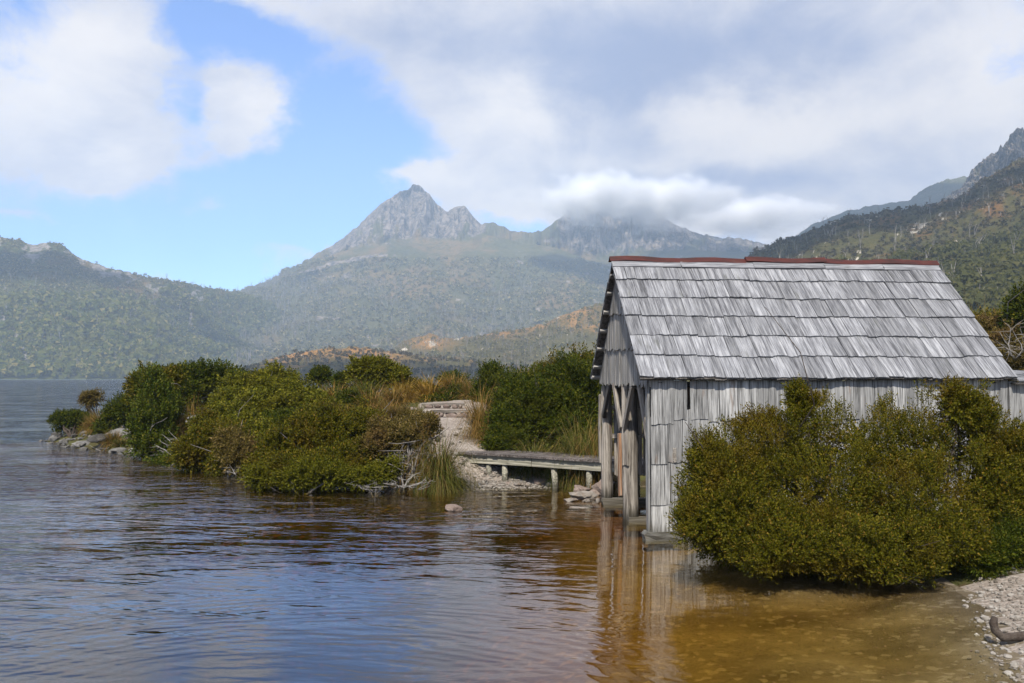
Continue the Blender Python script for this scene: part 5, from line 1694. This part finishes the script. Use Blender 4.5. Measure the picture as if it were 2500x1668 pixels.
tussock('large drooping green and brown tussock at the water beside the boardwalk start', 1075, 17.25, 1010, 160, G_GREEN, 1800, 80, .8)
tussock('second drooping tussock pressed between the large one and the twiggy shrub', 1035, 17.4, 1035, 100, G_TUSS, 900, 80, .85)
tussock('green drooping sedge clump beside the left post of the boathouse', 1420, 17.9, 960, 200, G_GREEN, 1800, 80, .85)
tussock('rusty drooping sedge clump against the boathouse post', 1462, 17.6, 990, 130, G_TUSS, 1000, 80, .85)
tussock('low green sedge clump along the far edge of the boardwalk', 1300, 18.6, 1040, 140, G_GREEN, 900, 80, .8)
tussock('second low sedge clump along the boardwalk, right of the first', 1370, 18.2, 1070, 80, G_GREEN, 500, 80, .5)
tussock('tall orange tussock flopping over the right edge of the path', 1176, 20.2, 930, 120, G_TUSS, 1200, 65, .7)
tussock('rusty tussock below the tall orange one on the right path edge', 1192, 19.5, 1000, 80, G_TUSS, 600, 75, .55)
tussock('small bright sedge tuft growing on the path step', 1024, 23.2, 982, 42, G_GREEN, 260, 60, .3)
tussock('golden grass clump glowing between spiry shrub and olive bush', 1265, 27, 905, 60, G_GOLD, 420, 55, .3)
tussock('tall tan grass wisps behind the golden clump', 1290, 30, 900, 60, G_GOLD, 220, 40, .25)
for i, (u, d, tv, w, mt, lb) in enumerate([
        (905, 24.0, 955, 95, G_TUSS, 'large orange tussock right under the two-headed umbrella tree'), (850, 22.2, 1000, 100, G_TUSS, 'wide orange tussock behind the broad rounded bush'), (800, 23.0, 985, 80, G_TUSS, 'orange tussock between the round bush and the wide tussock'),
        (950, 22.6, 985, 90, G_TUSS, 'brown tussock left of the path step'), (985, 26.5, 930, 80, G_GOLD, 'golden tussock left of the path top'), (960, 25.2, 950, 70, G_TUSS, 'orange tussock in front of the golden one left of the path top'),
        (1050, 28.0, 925, 100, G_GOLD, 'broad golden tussock on the crest above the path steps'), (1110, 28.2, 912, 90, G_TUSS, 'rusty tussock on the crest right of the broad golden one'), (1150, 27.4, 930, 60, G_TUSS, 'rusty tussock below the spiry shrub'),
        (820, 26.0, 945, 80, G_TUSS, 'tan tussock under the tiny skyline tree'), (780, 26.5, 950, 70, G_GREEN, 'pale green tussock on the left of the tan one'), (735, 22.6, 1000, 60, G_TUSS, 'small orange tussock behind the low dark shrub'),
        (890, 27.0, 930, 90, G_GREEN, 'greenish tussock behind the large orange one'), (870, 20.6, 1020, 80, G_GREEN, 'olive tussock on the back of the broad rounded bush'), (1000, 21.5, 1000, 60, G_TUSS, 'rusty tuft at the left rim of the path'),
        (250, 29.0, 1005, 70, G_TUSS, 'orange tussock in the middle of the rocky tip'), (225, 29.5, 1018, 46, G_TUSS, 'smaller orange tussock left of the rocky tip one'), (280, 26.6, 1062, 46, G_TUSS, 'orange tuft at the waterline among the shore rocks'),
        (300, 26.2, 1080, 40, G_GREEN, 'green tuft at the waterline left of the conifer'), (470, 24.5, 985, 80, G_TUSS, 'dark rusty tussock in the shade under the spreading tea-tree'), (430, 24.3, 1000, 50, G_TUSS, 'rusty tussock right beside the conifer crown'),
        (2415, 27, 770, 80, G_GOLD, 'golden heath grass beyond the right edge of the roof'), (2470, 26, 800, 80, G_TUSS, 'rusty grass clump beyond the roof under the dark tree'), (2390, 30, 755, 60, G_TUSS, 'brown grass clump farthest back beyond the roof'),
        (2496, 9.75, 1330, 60, G_TUSS, 'few dry reed stalks at the right edge above the pebbles')]):
    tussock(lb, u, d, tv - 14, w * 1.3, mt, 640 if d > 12 else 60)

# a ground cover of short heath and sedge so that no bare soil shows on the point
R2 = np.random.RandomState(77)
VV_, FF_, base_ = [], [], 0
n_ = 0
for _ in range(2900):
    x, y = R2.uniform(-16, 14), R2.uniform(16.5, 46)
    if abs(x / y) > .66:
        continue
    sd = float(shore_dist(np.array([x]), np.array([y]))[0])
    if sd < .35 or float(path_mask(np.array([x]), np.array([y]))[0]) > .2 or (x > -1.7 and x < 6.5 and y < 18.6):
        continue
    v, f = blades(12, R2.uniform(.18, .42), 75, .12, R2, .4, .0045 * y / 15)
    v = v + np.array((x, y, gz(x, y) - .02))
    VV_.append(v)
    FF_.append(f + base_)
    base_ += len(v)
link('heath_ground_cover', raw_mesh('heath_ground_cover', np.concatenate(VV_), np.concatenate(FF_), G_GREEN), kind='stuff')


# ------------------------------------------------------------------ dead wood
def dead_branch(label, base, ends, r0, mat, seed, name='dead_branch', twigs=3, group='bleached dead branches at the waterline'):
    r = np.random.RandomState(seed)
    m_ = MB()
    b = Vector(base)
    r0 *= .45
    twigs += 2
    for e in ends:
        e = Vector(e) - b
        pts = limb_pts((0, 0, 0), e, r, .35, 7)
        m_.tube(pts, [r0 * (1 - .85 * i / 6) for i in range(7)], 6, True)
        for _ in range(twigs):
            i = r.randint(2, 6)
            q = Vector(pts[i]) + Vector((r.normal(), r.normal() * .5, r.normal() * .6)) * e.length * .3
            p_ = limb_pts(pts[i], q, r, .4, 5)
            m_.tube(p_, [r0 * .4 * (1 - .8 * k / 4) for k in range(5)], 5, True)
    o = link(name, m_.mesh(name, mat, True))
    o.location = b
    o['label'], o['category'] = label, 'branch'
    if group:
        o['group'] = group
    return o


dead_branch('bleached forked dead branches under the conifer at the waterline', at(430, 1112, 23.2), [at(395, 1060, 23.2), at(375, 1085, 23.3), at(410, 1050, 23.2), at(455, 1108, 23), at(385, 1110, 23), at(402, 1075, 23)], .05, B_PALE, 1, twigs=4)
dead_branch('bleached dead roots sprawling under the twiggy shrub beside the large tussock', at(985, 1190, 16.9), [at(1030, 1150, 16.9), at(1040, 1165, 16.7), at(960, 1180, 16.7), at(1000, 1130, 17), at(935, 1180, 16.8), at(1015, 1190, 16.6), at(985, 1110, 17.1)], .045, B_PALE, 2, twigs=5)
dead_branch('thin pale dead twigs trailing at the water right of the yellow-green skirt', at(880, 1190, 16.9), [at(840, 1178, 16.8), at(915, 1172, 16.8), at(870, 1165, 17), at(900, 1195, 16.6), at(950, 1188, 16.7)], .024, B_PALE, 3, twigs=5)
dead_branch('small pale dead branch left of the yellow-green skirt at the waterline', at(575, 1160, 18.5), [at(560, 1135, 18.5), at(590, 1140, 18.5), at(550, 1150, 18.4)], .03, B_PALE, 4, twigs=4)
dead_branch('slender dead branch floating at the foot of the large tussock', at(1020, 1196, 16.6), [at(1060, 1170, 16.6), at(1050, 1185, 16.5)], .02, B_PALE, 5, twigs=2)
dead_branch('pale driftwood twig on the shore rocks left of the conifer', at(250, 1105, 26.3), [at(215, 1085, 26.3), at(262, 1090, 26.3)], .03, B_PALE, 6, twigs=3)
dead_branch('bare drooping dead twigs hanging from the huge bush over the water', at(2205, 1370, 9.35), [at(2190, 1435, 9.2), at(2225, 1425, 9.2), at(2265, 1432, 9.2), at(2160, 1405, 9.2), at(2250, 1400, 9.3)], .012, B_GREY, 7, twigs=6, group=None)
dead_branch('bare grey twigs poking from the underside of the huge bush near the beach', at(2330, 1345, 9.3), [at(2285, 1310, 9.2), at(2300, 1330, 9.1), at(2345, 1315, 9.2), at(2275, 1345, 9.2)], .010, B_GREY, 8, twigs=6, group=None)
dead_branch('dead pale-limbed tree among the heath beyond the right roof edge', at(2478, 880, 22.5), [at(2440, 810, 22.4), at(2455, 790, 22.5), at(2490, 800, 22.3), at(2500, 780, 22.5), at(2430, 830, 22.2)], .04, B_PALE, 9, 'dead_tree', 6, None)
# the dark branch stub and the log it belongs to, lying on the pebbles and leaving the frame
lx, ly = onz(2440, 1545, .1)
m_ = MB()
pts = [(-.055, .02, .20), (-.08, .0, .16), (-.07, -.01, .10), (-.02, -.02, .05), (.10, -.01, .05), (.35, .02, .07), (.8, .08, .10), (1.5, .15, .14)]
m_.tube(pts, [.026, .034, .034, .036, .036, .042, .05, .06], 9)
o = link('driftwood_log', m_.mesh('driftwood_log', B_DARK, True))
o.location = (lx + .03, ly, .02)
o['label'], o['category'] = 'dark driftwood log with upturned stub end lying on the corner beach', 'log'

# ------------------------------------------------------------------ air
HAZE, g = material('haze')
pv = g.n('ShaderNodeVolumePrincipled', {'Color': (0.62, 0.79, 1.0, 1), 'Density': 0.00024, 'Anisotropy': 0.0})
g.nt.links.new(pv.outputs[0], g.out.inputs['Volume'])
mb = MB()
mb.box(-2700, -40, -10.2, 2700, 3000, 670)
link('haze', mb.mesh('haze', HAZE), kind='stuff')

# broken cumulus above the valley: it puts the dark patches on the hills
CLOUD, g = material('cloud_white')
pbr(g, (0.85, 0.85, 0.86), 1.0, None, spec=0.0)


def cumulus(target, rx, ry, rz, alt, seed, direct=False):
    r = np.random.RandomState(seed)
    t = (alt - target.z) / SUN_DIR.z
    c = target if direct else target + SUN_DIR * t
    V, Fc, b = [], [], 0
    rock_mesh('seed', 0, 1, 1, 1, CLOUD, 1)
    uv, uf = _unit[3]
    for i in range(22):
        a, q = r.uniform(0, 6.28), math.sqrt(r.uniform(0, 1))
        p = np.array((math.cos(a) * q * rx * .8, math.sin(a) * q * ry * .8, r.uniform(0, .5) * rz * (1 - q)))
        k = r.uniform(.28, .5) * (1.15 - .5 * q)
        w = 1 + .25 * fbm(uv[:, 0] * 2 + i * 7, uv[:, 1] * 2 + uv[:, 2] * 2, 4, seed + i)
        v = uv * w[:, None] * np.array((rx * k, ry * k, rz * k * 1.3)) + p
        v[:, 2] = np.maximum(v[:, 2], -rz * .22)
        V.append(v)
        Fc.append(uf + b)
        b += len(v)
    o = link('cloud', raw_mesh('cloud', np.concatenate(V), np.concatenate(Fc), CLOUD, True), kind='stuff')
    o.location = c


cumulus(Vector((720, 2130, 270)), 800, 500, 140, 1300, 1)
cumulus(at(90, 680, 1420), 190, 150, 60, 900, 2)
cumulus(at(510, 745, 1420), 45, 110, 40, 900, 3)
cumulus(at(900, 893, 535), 120, 62, 30, 880, 4)
cumulus(at(2150, 520, 640), 190, 110, 60, 900, 5)

# the cloud that sits on the second peak
PUFF, g = material('hill_cloud_vapour')
oc = g.n('ShaderNodeTexCoord').outputs['Object']
nz = g.noise(g.scale(oc, (2.2, 2.2, 1.6)), 1.0, 5, 0.6)
ln = g.n('ShaderNodeVectorMath', {0: oc}, operation='LENGTH').outputs['Value']
dn = g.m('ADD', g.m('SUBTRACT', 0.78, ln), g.m('MULTIPLY', g.m('SUBTRACT', nz, 0.5), 2.0))
dn = g.m('MULTIPLY', g.sstep(dn, 0.0, 0.85), 0.08)
pv = g.n('ShaderNodeVolumePrincipled', {'Color': (0.998, 0.998, 0.998, 1), 'Density': dn, 'Anisotropy': 0.0})
g.nt.links.new(pv.outputs[0], g.out.inputs['Volume'])
rock_mesh('seed', 0, 1, 1, 1, CLOUD, 1)
for (u, v, ru, rv, d) in ((1445, 478, 200, 88, 2500), (1620, 490, 230, 88, 2540), (1830, 525, 260, 66, 2700)):
    o = link('mountain_cloud', raw_mesh('mountain_cloud', _unit[2][0] * 1.06, _unit[2][1], PUFF), kind='stuff')
    o.location = at(u, v, d)
    o.scale = (ru / F * d, 110, rv / F * d)
